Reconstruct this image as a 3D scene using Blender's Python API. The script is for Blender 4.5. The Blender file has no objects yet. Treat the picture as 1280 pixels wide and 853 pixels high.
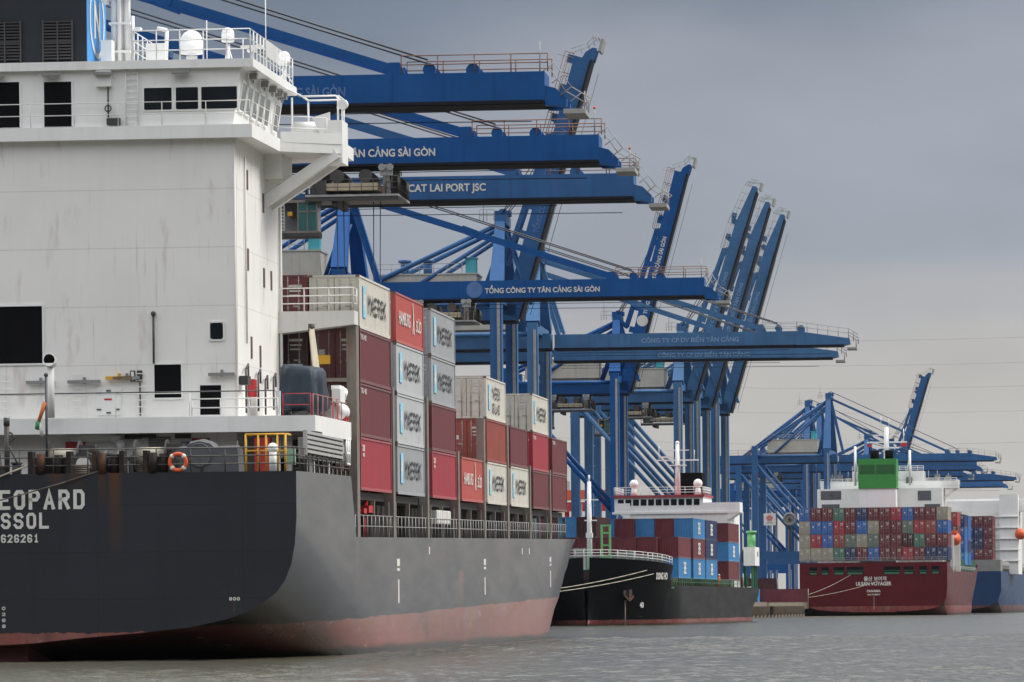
import bpy, bmesh, math, random
from mathutils import Matrix, Vector, Euler
random.seed(11)
C = bpy.context.scene.collection
PI = math.pi
R = math.radians

# ------------------------------------------------------------------ camera
cam_d = bpy.data.cameras.new('camera')
cam = bpy.data.objects.new('camera', cam_d)
C.objects.link(cam)
cam_d.sensor_width = 36.0
cam_d.lens = 163.8
cam_d.shift_y = 0.2613
cam_d.clip_start = 1.0
cam_d.clip_end = 30000.0
cam.matrix_world = Matrix.Translation((0, 0, 1.9)) @ Matrix.Rotation(PI / 2, 4, 'X') @ Matrix.Rotation(-0.009, 4, 'Z')
bpy.context.scene.camera = cam

# ------------------------------------------------------------------ light
SUN_EL, SUN_AZ = 48.0, 82.0           # azimuth clockwise from +Y (the view direction)
sd = Vector((math.sin(R(SUN_AZ)) * math.cos(R(SUN_EL)), math.cos(R(SUN_AZ)) * math.cos(R(SUN_EL)), math.sin(R(SUN_EL))))
sun_d = bpy.data.lights.new('sun', 'SUN')
sun_d.energy = 3.5
sun_d.angle = R(24)
sun_d.color = (1.0, 0.96, 0.90)
sun = bpy.data.objects.new('sun', sun_d)
C.objects.link(sun)
sun.rotation_euler = (-sd).to_track_quat('-Z', 'Y').to_euler()

vs = bpy.context.scene.view_settings
vs.view_transform = 'Standard'
vs.look = 'None'
vs.exposure = -0.08
vs.gamma = 1.0

world = bpy.data.worlds.new('World')
bpy.context.scene.world = world
world.use_nodes = True


def build_world():
    nt = world.node_tree
    N, L = nt.nodes, nt.links
    N.clear()
    out = N.new('ShaderNodeOutputWorld')
    bg = N.new('ShaderNodeBackground')
    bg.inputs['Strength'].default_value = 0.1
    L.new(bg.outputs[0], out.inputs[0])
    sky = N.new('ShaderNodeTexSky')
    sky.sky_type = 'NISHITA'
    sky.sun_disc = False
    sky.sun_elevation = R(SUN_EL)
    sky.sun_rotation = R(SUN_AZ)
    tc = N.new('ShaderNodeTexCoord')
    sep = N.new('ShaderNodeSeparateXYZ')
    L.new(tc.outputs['Generated'], sep.inputs[0])
    # broad soft cloud shapes, stretched sideways
    mp = N.new('ShaderNodeMapping')
    mp.inputs['Scale'].default_value = (5.0, 5.0, 16.0)
    mp.inputs['Location'].default_value = (0.35, 0.0, 0.2)
    L.new(tc.outputs['Generated'], mp.inputs[0])
    n1 = N.new('ShaderNodeTexNoise')
    n1.inputs['Scale'].default_value = 1.0
    n1.inputs['Detail'].default_value = 4.0
    n1.inputs['Roughness'].default_value = 0.45
    n1.inputs['Distortion'].default_value = 0.3
    L.new(mp.outputs[0], n1.inputs['Vector'])
    # elevation pushed up and down by the cloud noise
    wob = N.new('ShaderNodeMath'); wob.operation = 'MULTIPLY_ADD'
    L.new(n1.outputs['Fac'], wob.inputs[0])
    wob.inputs[1].default_value = -0.095
    wob.inputs[2].default_value = 0.0475
    sl = N.new('ShaderNodeMath'); sl.operation = 'MULTIPLY_ADD'   # the far side over the river is a little brighter
    L.new(sep.outputs['X'], sl.inputs[0]); sl.inputs[1].default_value = -0.14
    L.new(sep.outputs['Z'], sl.inputs[2])
    add = N.new('ShaderNodeMath'); add.operation = 'ADD'
    L.new(sl.outputs[0], add.inputs[0]); L.new(wob.outputs[0], add.inputs[1])
    mr = N.new('ShaderNodeMapRange')
    mr.inputs['From Min'].default_value = -0.05
    mr.inputs['From Max'].default_value = 0.95
    L.new(add.outputs[0], mr.inputs['Value'])
    rp = N.new('ShaderNodeValToRGB')
    rp.color_ramp.interpolation = 'EASE'
    els = rp.color_ramp.elements
    pts = [(-0.05, (.57, .55, .525)), (0.03, (.545, .53, .515)), (0.055, (.445, .452, .475)), (0.075, (.365, .397, .46)), (0.10, (.345, .37, .43)),
           (0.13, (.205, .242, .315)), (0.165, (.165, .20, .27)), (0.26, (.74, .765, .82)), (0.50, (1.6, 1.63, 1.69)), (0.95, (2.0, 2.03, 2.09))]
    els[0].position = 0; els[0].color = pts[0][1] + (1,)
    els[1].position = 1; els[1].color = pts[-1][1] + (1,)
    for p, c in pts[1:-1]:
        e = els.new(p + 0.05); e.color = c + (1,)
    L.new(mr.outputs[0], rp.inputs[0])
    # a second, finer layer of lighter and darker cloud
    mp2 = N.new('ShaderNodeMapping')
    mp2.inputs['Scale'].default_value = (9.0, 9.0, 22.0)
    mp2.inputs['Location'].default_value = (3.1, 1.0, 0.6)
    L.new(tc.outputs['Generated'], mp2.inputs[0])
    n2 = N.new('ShaderNodeTexNoise')
    n2.inputs['Scale'].default_value = 1.6
    n2.inputs['Detail'].default_value = 5.0
    n2.inputs['Roughness'].default_value = 0.5
    L.new(mp2.outputs[0], n2.inputs['Vector'])
    m2 = N.new('ShaderNodeMapRange')
    m2.inputs['From Min'].default_value = 0.3; m2.inputs['From Max'].default_value = 0.7
    m2.inputs['To Min'].default_value = 0.92; m2.inputs['To Max'].default_value = 1.09
    L.new(n2.outputs['Fac'], m2.inputs['Value'])
    sc = N.new('ShaderNodeVectorMath'); sc.operation = 'SCALE'
    L.new(rp.outputs[0], sc.inputs[0]); L.new(m2.outputs[0], sc.inputs['Scale'])
    s10 = N.new('ShaderNodeVectorMath'); s10.operation = 'SCALE'
    L.new(sc.outputs[0], s10.inputs[0]); s10.inputs['Scale'].default_value = 10.0
    mix = N.new('ShaderNodeMixRGB')
    mix.inputs[0].default_value = 0.93           # an overcast: little of the clear sky comes through
    L.new(sky.outputs[0], mix.inputs[1]); L.new(s10.outputs[0], mix.inputs[2])
    # sky darkened low behind the camera, out of view, added to dim its reflections
    def rng(v, a, b_):
        k = N.new('ShaderNodeMapRange'); k.interpolation_type = 'SMOOTHSTEP'
        k.inputs['From Min'].default_value = a; k.inputs['From Max'].default_value = b_
        L.new(v, k.inputs['Value'])
        return k.outputs[0]
    mk = N.new('ShaderNodeMath'); mk.operation = 'MULTIPLY'
    L.new(rng(sep.outputs['Y'], .15, -.45), mk.inputs[0]); L.new(rng(sep.outputs['Z'], .34, .08), mk.inputs[1])
    mb_ = N.new('ShaderNodeMixRGB')
    L.new(mk.outputs[0], mb_.inputs[0]); L.new(mix.outputs[0], mb_.inputs[1]); mb_.inputs[2].default_value = (0.8, 0.9, 0.95, 1)
    L.new(mb_.outputs[0], bg.inputs['Color'])


build_world()

# ------------------------------------------------------------------ materials
_M = {}


def paint(name, rgb, rough=0.5, var=0.14, ns=0.7, streak=0.0, rust=0.0, metal=0.0, spec=0.5, bump=0.0, vec=(1, 1, 1), seams=None, sheen=None):
    """A worn paint: uneven tone, vertical run-off streaks, rust patches; all in object space."""
    if name in _M:
        return _M[name]
    m = bpy.data.materials.new(name)
    m.use_nodes = True
    nt = m.node_tree
    N, L = nt.nodes, nt.links
    b = N['Principled BSDF']
    b.inputs['Roughness'].default_value = rough
    b.inputs['Metallic'].default_value = metal
    b.inputs['Specular IOR Level'].default_value = spec
    tc = N.new('ShaderNodeTexCoord')
    oi = N.new('ShaderNodeObjectInfo')
    sh = N.new('ShaderNodeVectorMath'); sh.operation = 'SCALE'
    cmb = N.new('ShaderNodeCombineXYZ')
    for i in range(3):
        L.new(oi.outputs['Random'], cmb.inputs[i])
    L.new(cmb.outputs[0], sh.inputs[0]); sh.inputs['Scale'].default_value = 60.0
    ad = N.new('ShaderNodeVectorMath'); ad.operation = 'ADD'
    L.new(tc.outputs['Object'], ad.inputs[0]); L.new(sh.outputs[0], ad.inputs[1])
    n = N.new('ShaderNodeTexNoise')
    n.inputs['Scale'].default_value = ns; n.inputs['Detail'].default_value = 6; n.inputs['Roughness'].default_value = 0.6
    L.new(ad.outputs[0], n.inputs['Vector'])
    mr = N.new('ShaderNodeMapRange')
    mr.inputs['From Min'].default_value = 0.28; mr.inputs['From Max'].default_value = 0.72
    mr.inputs['To Min'].default_value = 1 - var; mr.inputs['To Max'].default_value = 1 + var
    L.new(n.outputs['Fac'], mr.inputs['Value'])
    sc = N.new('ShaderNodeVectorMath'); sc.operation = 'SCALE'
    sc.inputs[0].default_value = rgb
    L.new(mr.outputs[0], sc.inputs['Scale'])
    col = sc.outputs[0]

    def stretched(sxy, sz, scale):
        mp = N.new('ShaderNodeMapping')
        mp.inputs['Scale'].default_value = (sxy, sxy, sz)
        L.new(ad.outputs[0], mp.inputs[0])
        q = N.new('ShaderNodeTexNoise')
        q.inputs['Scale'].default_value = scale; q.inputs['Detail'].default_value = 4
        L.new(mp.outputs[0], q.inputs['Vector'])
        return q.outputs['Fac']

    def mixin(fac, c2, lo, hi, amt):
        k = N.new('ShaderNodeMapRange')
        k.inputs['From Min'].default_value = lo; k.inputs['From Max'].default_value = hi
        k.inputs['To Min'].default_value = 0; k.inputs['To Max'].default_value = amt
        L.new(fac, k.inputs['Value'])
        x = N.new('ShaderNodeMixRGB')
        L.new(k.outputs[0], x.inputs[0]); L.new(col, x.inputs[1]); x.inputs[2].default_value = tuple(c2) + (1,)
        return x.outputs[0]
    if streak:
        col = mixin(stretched(2.2, 0.09, 1.4), [c * 0.45 for c in rgb], 0.5, 0.78, streak)
    if seams:
        sep = N.new('ShaderNodeSeparateXYZ')
        L.new(tc.outputs['Object'], sep.inputs[0])
        a, pitch, off, wdt = seams
        for axis, pt, of in a:
            md = N.new('ShaderNodeMath'); md.operation = 'MULTIPLY_ADD'
            L.new(sep.outputs[axis], md.inputs[0]); md.inputs[1].default_value = 1 / pt; md.inputs[2].default_value = -of / pt + 100
            fr = N.new('ShaderNodeMath'); fr.operation = 'FRACT'
            L.new(md.outputs[0], fr.inputs[0])
            lt = N.new('ShaderNodeMath'); lt.operation = 'LESS_THAN'
            L.new(fr.outputs[0], lt.inputs[0]); lt.inputs[1].default_value = wdt / pt
            x = N.new('ShaderNodeMixRGB')
            ml = N.new('ShaderNodeMath'); ml.operation = 'MULTIPLY'
            L.new(lt.outputs[0], ml.inputs[0]); ml.inputs[1].default_value = pitch
            L.new(ml.outputs[0], x.inputs[0]); L.new(col, x.inputs[1])
            x.inputs[2].default_value = tuple(c * 0.45 for c in rgb) + (1,)
            col = x.outputs[0]
    if rust:
        col = mixin(stretched(1.3, 0.35, 1.1), (0.20, 0.075, 0.025), 0.60, 0.74, rust)
        col = mixin(stretched(5.0, 0.22, 1.0), (0.15, 0.06, 0.025), 0.66, 0.76, rust)
    L.new(col, b.inputs['Base Color'])
    rr = N.new('ShaderNodeMapRange')
    rr.inputs['To Min'].default_value = max(0.05, rough - 0.12); rr.inputs['To Max'].default_value = min(1, rough + 0.12)
    L.new(n.outputs['Fac'], rr.inputs['Value'])
    L.new(rr.outputs[0], b.inputs['Roughness'])
    if bump:
        bp = N.new('ShaderNodeBump')
        bp.inputs['Strength'].default_value = bump; bp.inputs['Distance'].default_value = 0.05
        L.new(n.outputs['Fac'], bp.inputs['Height'])
        L.new(bp.outputs[0], b.inputs['Normal'])
    _M[name] = m
    return m


def hull_paint(name, upper, lower, zline, stain=None, runs_side=None, rough=0.42, slime=0.35, spec=0.5, dents=0.25, streaky=0.45, rust=0.55, seam=0.0, stern_drop=0.0):
    """Topside colour over boot-topping colour, split at zline (object z); wear, run-off, rust spots; optional rust runs below fairleads."""
    m = bpy.data.materials.new(name)
    m.use_nodes = True
    nt = m.node_tree
    N, L = nt.nodes, nt.links
    b = N['Principled BSDF']
    b.inputs['Specular IOR Level'].default_value = spec
    tc = N.new('ShaderNodeTexCoord')
    sep = N.new('ShaderNodeSeparateXYZ')
    L.new(tc.outputs['Object'], sep.inputs[0])

    def noise(scale, mscale=(1, 1, 1), detail=5, rough_=0.55):
        mp = N.new('ShaderNodeMapping'); mp.inputs['Scale'].default_value = mscale
        L.new(tc.outputs['Object'], mp.inputs[0])
        q = N.new('ShaderNodeTexNoise'); q.inputs['Scale'].default_value = scale; q.inputs['Detail'].default_value = detail
        q.inputs['Roughness'].default_value = rough_
        L.new(mp.outputs[0], q.inputs['Vector'])
        return q.outputs['Fac']

    def rng(v, a, b_, c, d):
        k = N.new('ShaderNodeMapRange')
        for nm, val in (('From Min', a), ('From Max', b_), ('To Min', c), ('To Max', d)):
            k.inputs[nm].default_value = val
        L.new(v, k.inputs['Value'])
        return k.outputs[0]

    def mth(op, a, b_):
        k = N.new('ShaderNodeMath'); k.operation = op
        for i, v in enumerate((a, b_)):
            if isinstance(v, (int, float)):
                k.inputs[i].default_value = v
            else:
                L.new(v, k.inputs[i])
        return k.outputs[0]

    def mix(f, a, b_):
        x = N.new('ShaderNodeMixRGB')
        for i, v in enumerate((f, a, b_)):
            if isinstance(v, (int, float)):
                x.inputs[i].default_value = v
            elif isinstance(v, tuple):
                x.inputs[i].default_value = v + (1,)
            else:
                L.new(v, x.inputs[i])
        return x.outputs[0]
    big = noise(0.09, (1, .25, 2.2))
    runs = noise(1.0, (1.2, 0.22, 0.10))
    fine = noise(0.8, (1, .16, 1))
    col = mix(rng(big, 0.35, 0.65, 0, 1), tuple(c * 0.88 for c in upper), tuple(min(1, c * 1.12) for c in upper))
    col = mix(rng(runs, 0.52, 0.75, 0, streaky), col, tuple(c * 0.5 for c in upper))
    # scraped patches on the topside
    col = mix(rng(noise(0.35, (1, .3, 1.6), 7, 0.7), 0.60, 0.74, 0, 0.35), col, tuple(min(1, c * 1.5 + 0.015) for c in upper))
    red = mix(rng(big, 0.35, 0.65, 0, 1), tuple(c * 0.7 for c in lower), tuple(min(1, c * 1.15) for c in lower))
    red = mix(rng(runs, 0.5, 0.72, 0, 0.6), red, tuple(min(1, c * 0.55 + 0.05) for c in lower))
    red = mix(rng(noise(0.5, (1, .35, 0.4), 6, 0.65), 0.58, 0.7, 0, rust), red, (0.24, 0.10, 0.035))
    red = mix(rng(noise(2.0, (1, .2, 0.5), 6, 0.7), 0.60, 0.68, 0, 0.6), red, (0.42, 0.36, 0.33))
    dusty = mth('MULTIPLY', rng(sep.outputs['Z'], zline - 1.5, zline, .1, .65), rng(noise(.5, (1, .22, .35), 6, .65), .38, .6, .1, 1))
    red = mix(dusty, red, (0.25, 0.125, 0.11))
    red = mix(rng(noise(.8, (1, .16, .3), 6, .7), .54, .66, 0, .6), red, (0.085, 0.05, 0.045))
    edge = mth('ADD', sep.outputs['Z'], mth('MULTIPLY', mth('SUBTRACT', noise(2.2, (1, .12, .8), 6, .7), 0.5), 0.42))
    edge = mth('ADD', edge, mth('MULTIPLY', mth('LESS_THAN', sep.outputs['Y'], 0.03), stern_drop))
    col = mix(mth('LESS_THAN', edge, zline), col, red)
    if seam:
        for ax, pt, w in (('Z', 2.05, .035), ('X', 6.4, .03)):
            fr_ = N.new('ShaderNodeMath'); fr_.operation = 'FRACT'
            L.new(mth('MULTIPLY', mth('ADD', sep.outputs[ax], 40.6), 1 / pt), fr_.inputs[0])
            col = mix(mth('MULTIPLY', mth('LESS_THAN', fr_.outputs[0], w / pt), seam), col, tuple(c * .35 for c in upper))
    # short pale scuffs where tugs and fenders rubbed
    scf = mth('MULTIPLY', rng(noise(1.0, (2.2, .14, 3.0), 7, .75), .66, .71, 0, .75), rng(sep.outputs['Z'], 4.5, .8, .15, 1))
    col = mix(scf, col, (0.34, 0.31, 0.29))
    # dark weed and wet band near the water
    geo = N.new('ShaderNodeNewGeometry')
    sg = N.new('ShaderNodeSeparateXYZ')
    L.new(geo.outputs['Position'], sg.inputs[0])
    wet = mth('ADD', sg.outputs['Z'], mth('MULTIPLY', mth('SUBTRACT', fine, 0.5), 0.5))
    col = mix(rng(wet, slime, slime + 0.25, 1, 0), col, (0.035, 0.026, 0.022))
    if stain:
        for (x0, w, ztop, zlen, amt) in stain:
            d = mth('ABSOLUTE', mth('SUBTRACT', mth('ADD', sep.outputs['X'], mth('MULTIPLY', mth('SUBTRACT', fine, 0.5), 0.15)), x0), 0)
            f = rng(d, w * 0.35, w, 1, 0)
            g = rng(sep.outputs['Z'], ztop - zlen, ztop, 0, 1)
            aft = mth('LESS_THAN', sep.outputs['Y'], 0.4)
            f = mth('MULTIPLY', mth('MULTIPLY', mth('MULTIPLY', f, mth('LESS_THAN', sep.outputs['Z'], ztop + .01)), g), mth('MULTIPLY', aft, amt))
            col = mix(f, col, (0.115, 0.046, 0.012))
    for (y0, w, ztop, zlen, amt) in runs_side or ():
        d = mth('ABSOLUTE', mth('SUBTRACT', sep.outputs['Y'], y0), 0)
        f = mth('MULTIPLY', rng(d, w * .3, w, 1, 0), rng(sep.outputs['Z'], ztop - zlen, ztop, 0, 1))
        f = mth('MULTIPLY', mth('MULTIPLY', f, mth('LESS_THAN', sep.outputs['Z'], ztop)), mth('MULTIPLY', rng(fine, .35, .65, .3, 1), amt))
        col = mix(f, col, (0.20, 0.085, 0.03))
    L.new(col, b.inputs['Base Color'])
    L.new(rng(fine, 0.3, 0.7, rough - 0.03, rough + 0.03), b.inputs['Roughness'])
    bp = N.new('ShaderNodeBump'); bp.inputs['Strength'].default_value = dents; bp.inputs['Distance'].default_value = 0.08
    # frames showing through the plating
    fr = N.new('ShaderNodeTexWave'); fr.wave_type = 'BANDS'; fr.bands_direction = 'Y'
    fr.inputs['Scale'].default_value = 0.42; fr.inputs['Distortion'].default_value = 0.6
    L.new(tc.outputs['Object'], fr.inputs['Vector'])
    L.new(mth('ADD', mth('MULTIPLY', fr.outputs['Fac'], 0.35), fine), bp.inputs['Height'])
    L.new(bp.outputs[0], b.inputs['Normal'])
    return m


def glass_dark(name, rgb=(0.012, 0.016, 0.02)):
    m = paint(name, rgb, rough=0.2, var=0.2, spec=0.22)
    return m


def water_mat():
    m = bpy.data.materials.new('river_water')
    m.use_nodes = True
    nt = m.node_tree
    N, L = nt.nodes, nt.links
    b = N['Principled BSDF']
    b.inputs['Roughness'].default_value = 0.2
    b.inputs['Specular IOR Level'].default_value = 0.32
    b.inputs['IOR'].default_value = 1.33
    tc = N.new('ShaderNodeTexCoord')
    acc = None
    for sx, sy, amp, det in ((0.42, 0.22, 0.55, 4), (1.6, 0.9, 0.20, 3)):
        mp = N.new('ShaderNodeMapping'); mp.inputs['Scale'].default_value = (sx, sy, 1)
        mp.inputs['Rotation'].default_value = (0, 0, 0.35 * sx)
        L.new(tc.outputs['Object'], mp.inputs[0])
        q = N.new('ShaderNodeTexNoise'); q.inputs['Scale'].default_value = 1; q.inputs['Detail'].default_value = det
        q.inputs['Roughness'].default_value = 0.6
        L.new(mp.outputs[0], q.inputs['Vector'])
        k = N.new('ShaderNodeMath'); k.operation = 'MULTIPLY_ADD'
        L.new(q.outputs['Fac'], k.inputs[0]); k.inputs[1].default_value = amp
        if acc is None:
            k.inputs[2].default_value = 0
        else:
            L.new(acc, k.inputs[2])
        acc = k.outputs[0]
    bp = N.new('ShaderNodeBump'); bp.inputs['Strength'].default_value = 0.9; bp.inputs['Distance'].default_value = 0.6
    L.new(acc, bp.inputs['Height'])
    L.new(bp.outputs[0], b.inputs['Normal'])
    n = N.new('ShaderNodeTexNoise'); n.inputs['Scale'].default_value = 0.03; n.inputs['Detail'].default_value = 5
    L.new(tc.outputs['Object'], n.inputs['Vector'])
    x = N.new('ShaderNodeMixRGB'); L.new(n.outputs['Fac'], x.inputs[0])
    x.inputs[1].default_value = (0.058, 0.057, 0.043, 1); x.inputs[2].default_value = (0.082, 0.078, 0.058, 1)
    L.new(x.outputs[0], b.inputs['Base Color'])
    return m


WHITE = paint('ship_white', (0.78, 0.78, 0.76), rough=0.45, var=0.05, ns=0.35, streak=0.14, rust=0.05)
WHITE_WALL = paint('ship_white_wall', (0.77, 0.76, 0.73), rough=0.5, var=0.05, ns=0.22, streak=0.05, rust=0.28, seams=([('Z', 2.64, 15.62)], 0.30, 0, 0.05))
WHITE_RUST = paint('ship_white_stained', (0.68, 0.67, 0.645), rough=0.5, var=0.08, streak=0.25, rust=0.40, ns=0.5)
BLACK = paint('opening_black', (0.006, 0.006, 0.007), rough=0.9, var=0.25, spec=0.08)
DARK = paint('dark_steel', (0.045, 0.043, 0.042), rough=0.6, var=0.3, rust=0.35, ns=1.5)
FUNNEL = paint('funnel_grey', (0.020, 0.024, 0.032), rough=0.55, var=0.12, streak=0.3, spec=0.25)
SKYBLUE = paint('emblem_blue', (0.045, 0.25, 0.58), rough=0.45, var=0.06)
GLASS = glass_dark('window_glass')
GLASS_PALE = paint('window_glass_pale', (0.07, 0.09, 0.10), rough=0.15, var=0.15)
GALV = paint('galvanised', (0.30, 0.30, 0.29), rough=0.5, var=0.2, rust=0.25, ns=2)
RUSTY = paint('rusty_grey_steel', (0.19, 0.165, 0.145), rough=0.65, var=0.25, rust=0.8, streak=0.4, ns=1.2)
ORANGE = paint('safety_orange', (0.62, 0.10, 0.025), rough=0.5, var=0.1)
YELLOW = paint('safety_yellow', (0.62, 0.33, 0.02), rough=0.5, var=0.12, rust=0.2)
REDP = paint('fire_red', (0.42, 0.02, 0.025), rough=0.5, var=0.1)
LETTER = paint('lettering_white', (0.62, 0.61, 0.57), rough=0.55, var=0.12, ns=3)
LETTER_DK = paint('lettering_black', (0.035, 0.037, 0.042), rough=0.55, var=0.15)
FADED = paint('lettering_faded', (0.17, 0.29, 0.46), rough=0.5, var=0.2, ns=1.5)
FADED2 = paint('lettering_very_faded', (0.075, 0.16, 0.36), rough=0.5, var=0.2, ns=1.5)
ROPE = paint('rope_pale', (0.40, 0.37, 0.29), rough=0.9, var=0.2, ns=4)
ROPE_DK = paint('rope_dark', (0.10, 0.085, 0.065), rough=0.9, var=0.2, ns=4)
LINE = paint('power_wire', (0.20, 0.20, 0.205), rough=0.6, var=0.05)
WIRE = paint('steel_wire', (0.045, 0.047, 0.055), rough=0.5, var=0.1)
TARP = paint('tarp_navy', (0.016, 0.026, 0.042), rough=0.65, var=0.25, ns=2, bump=0.5)
COVER = paint('tarp_grey', (0.085, 0.088, 0.095), rough=0.7, var=0.2, ns=1.5, bump=0.4)
GREEN = paint('deck_green', (0.03, 0.14, 0.08), rough=0.6, var=0.2, rust=0.3)
LIME = paint('lime_green', (0.16, 0.45, 0.17), rough=0.5, var=0.1)
CONCRETE = paint('quay_concrete', (0.17, 0.14, 0.105), rough=0.85, var=0.25, streak=0.5, ns=0.5)
ASPHALT = paint('yard_surface', (0.07, 0.068, 0.064), rough=0.9, var=0.25, ns=0.2)
RUBBER = paint('rubber_black', (0.02, 0.02, 0.02), rough=0.8, var=0.2)
BEIGE = paint('machine_house_beige', (0.42, 0.40, 0.35), rough=0.55, var=0.1, streak=0.35)
CYAN = paint('cabinet_cyan', (0.06, 0.38, 0.44), rough=0.5, var=0.08)
GREY = paint('plain_grey', (0.22, 0.22, 0.215), rough=0.6, var=0.18, rust=0.15)
SKIN = paint('skin', (0.36, 0.20, 0.13), rough=0.6, var=0.1)
CLOTH_O = paint('coverall_orange', (0.62, 0.13, 0.03), rough=0.85, var=0.15)
HELMET = paint('helmet_white', (0.7, 0.7, 0.68), rough=0.4, var=0.05)
BLUE = {
    'deep': paint('crane_blue_deep', (0.004, 0.073, 0.25), spec=.25, rough=0.42, var=0.13, streak=0.25, ns=0.4, rust=0.05),
    'mid': paint('crane_blue_mid', (0.026, 0.102, 0.255), spec=.28, rough=0.45, var=0.15, streak=0.3, ns=0.4, rust=0.08),
    'pale': paint('crane_blue_pale', (0.048, 0.138, 0.285), spec=.3, rough=0.5, var=0.16, streak=0.35, ns=0.4, rust=0.10),
}
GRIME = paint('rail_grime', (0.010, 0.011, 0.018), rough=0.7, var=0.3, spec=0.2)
RAILRUST = paint('rail_rusty', (0.20, 0.10, 0.06), rough=0.7, var=0.3)

# ------------------------------------------------------------------ mesh building
Z = Vector((0, 0, 1))


class MB:
    """Collects simple solids and links them as ONE mesh object."""

    def __init__(s):
        s.v, s.f, s.m, s.sm = [], [], [], []

    def add(s, vs_, fs, mi=0, smooth=False):
        o = len(s.v)
        s.v += [tuple(p) for p in vs_]
        for f in fs:
            s.f.append([o + i for i in f]); s.m.append(mi); s.sm.append(smooth)
        return s

    def box(s, x0, x1, y0, y1, z0, z1, mi=0):
        vv = [(x, y, z) for z in (z0, z1) for y in (y0, y1) for x in (x0, x1)]
        return s.add(vv, [(0, 2, 3, 1), (4, 5, 7, 6), (0, 1, 5, 4), (2, 6, 7, 3), (0, 4, 6, 2), (1, 3, 7, 5)], mi)

    def cbox(s, c, d, mi=0):
        return s.box(c[0] - d[0] / 2, c[0] + d[0] / 2, c[1] - d[1] / 2, c[1] + d[1] / 2, c[2] - d[2] / 2, c[2] + d[2] / 2, mi)

    def beam(s, p, q, w, h, mi=0, up=Z, w2=None, h2=None):
        p, q = Vector(p), Vector(q)
        d = (q - p).normalized()
        a = d.cross(up)
        if a.length < 1e-3:
            a = d.cross(Vector((0, 1, 0)))
        a.normalize()
        b = a.cross(d).normalized()
        vv = []
        for c, ww, hh in ((p, w, h), (q, w2 or w, h2 or h)):
            for i, j in ((-1, -1), (1, -1), (1, 1), (-1, 1)):
                vv.append(c + a * (i * ww / 2) + b * (j * hh / 2))
        return s.add(vv, [(0, 1, 2, 3), (7, 6, 5, 4), (0, 4, 5, 1), (1, 5, 6, 2), (2, 6, 7, 3), (3, 7, 4, 0)], mi)

    def tube(s, p, q, r, n=6, r2=None, mi=0, smooth=True):
        p, q = Vector(p), Vector(q)
        d = (q - p).normalized()
        a = d.cross(Z)
        if a.length < 1e-3:
            a = Vector((1, 0, 0))
        a.normalize()
        b = d.cross(a)
        r2 = r if r2 is None else r2
        vv = []
        for c, rr in ((p, r), (q, r2)):
            for k in range(n):
                t = 2 * PI * k / n
                vv.append(c + a * (math.cos(t) * rr) + b * (math.sin(t) * rr))
        o = len(s.v)
        s.add(vv, [(k, (k + 1) % n, n + (k + 1) % n, n + k) for k in range(n)], mi, smooth)
        s.add([], [], mi)
        s.f.append([o + k for k in range(n)][::-1]); s.m.append(mi); s.sm.append(False)
        s.f.append([o + n + k for k in range(n)]); s.m.append(mi); s.sm.append(False)
        return s

    def path(s, pts, r, n=6, mi=0):
        for a, b in zip(pts[:-1], pts[1:]):
            s.tube(a, b, r, n, mi=mi)
        return s

    def prism(s, poly, lo, hi, axis='z', mi=0):
        n = len(poly)

        def P(p, t):
            return {'z': (p[0], p[1], t), 'y': (p[0], t, p[1]), 'x': (t, p[0], p[1])}[axis]
        vv = [P(p, lo) for p in poly] + [P(p, hi) for p in poly]
        return s.add(vv, [tuple(range(n))[::-1], tuple(range(n, 2 * n))] + [(k, (k + 1) % n, n + (k + 1) % n, n + k) for k in range(n)], mi)

    def sphere(s, c, r, nu=12, nv=8, mi=0, sz=1.0):
        c = Vector(c)
        vv = [c + Vector((0, 0, r * sz))]
        for j in range(1, nv):
            t = PI * j / nv
            for i in range(nu):
                p = 2 * PI * i / nu
                vv.append(c + Vector((r * math.sin(t) * math.cos(p), r * math.sin(t) * math.sin(p), r * sz * math.cos(t))))
        vv.append(c - Vector((0, 0, r * sz)))
        fs = [(0, 1 + i, 1 + (i + 1) % nu) for i in range(nu)]
        for j in range(nv - 2):
            for i in range(nu):
                a = 1 + j * nu
                fs.append((a + i, a + nu + i, a + nu + (i + 1) % nu, a + (i + 1) % nu))
        e = len(vv) - 1
        a = 1 + (nv - 2) * nu
        fs += [(a + i, e, a + (i + 1) % nu) for i in range(nu)]
        return s.add(vv, fs, mi, True)

    def torus(s, c, R_, r, axis='y', n=20, k=8, mi=0):
        vv, fs = [], []
        for i in range(n):
            t = 2 * PI * i / n
            for j in range(k):
                p = 2 * PI * j / k
                a = (R_ + r * math.cos(p)) * math.cos(t); b = (R_ + r * math.cos(p)) * math.sin(t); w = r * math.sin(p)
                vv.append({'y': (c[0] + a, c[1] + w, c[2] + b), 'x': (c[0] + w, c[1] + a, c[2] + b), 'z': (c[0] + a, c[1] + b, c[2] + w)}[axis])
        for i in range(n):
            for j in range(k):
                fs.append((i * k + j, ((i + 1) % n) * k + j, ((i + 1) % n) * k + (j + 1) % k, i * k + (j + 1) % k))
        return s.add(vv, fs, mi, True)

    def disc(s, c, r, axis='y', n=24, th=0.02, mi=0):
        d = {'x': Vector((1, 0, 0)), 'y': Vector((0, 1, 0)), 'z': Z}[axis] * th / 2
        return s.tube(Vector(c) - d, Vector(c) + d, r, n, mi=mi, smooth=False)

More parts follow.
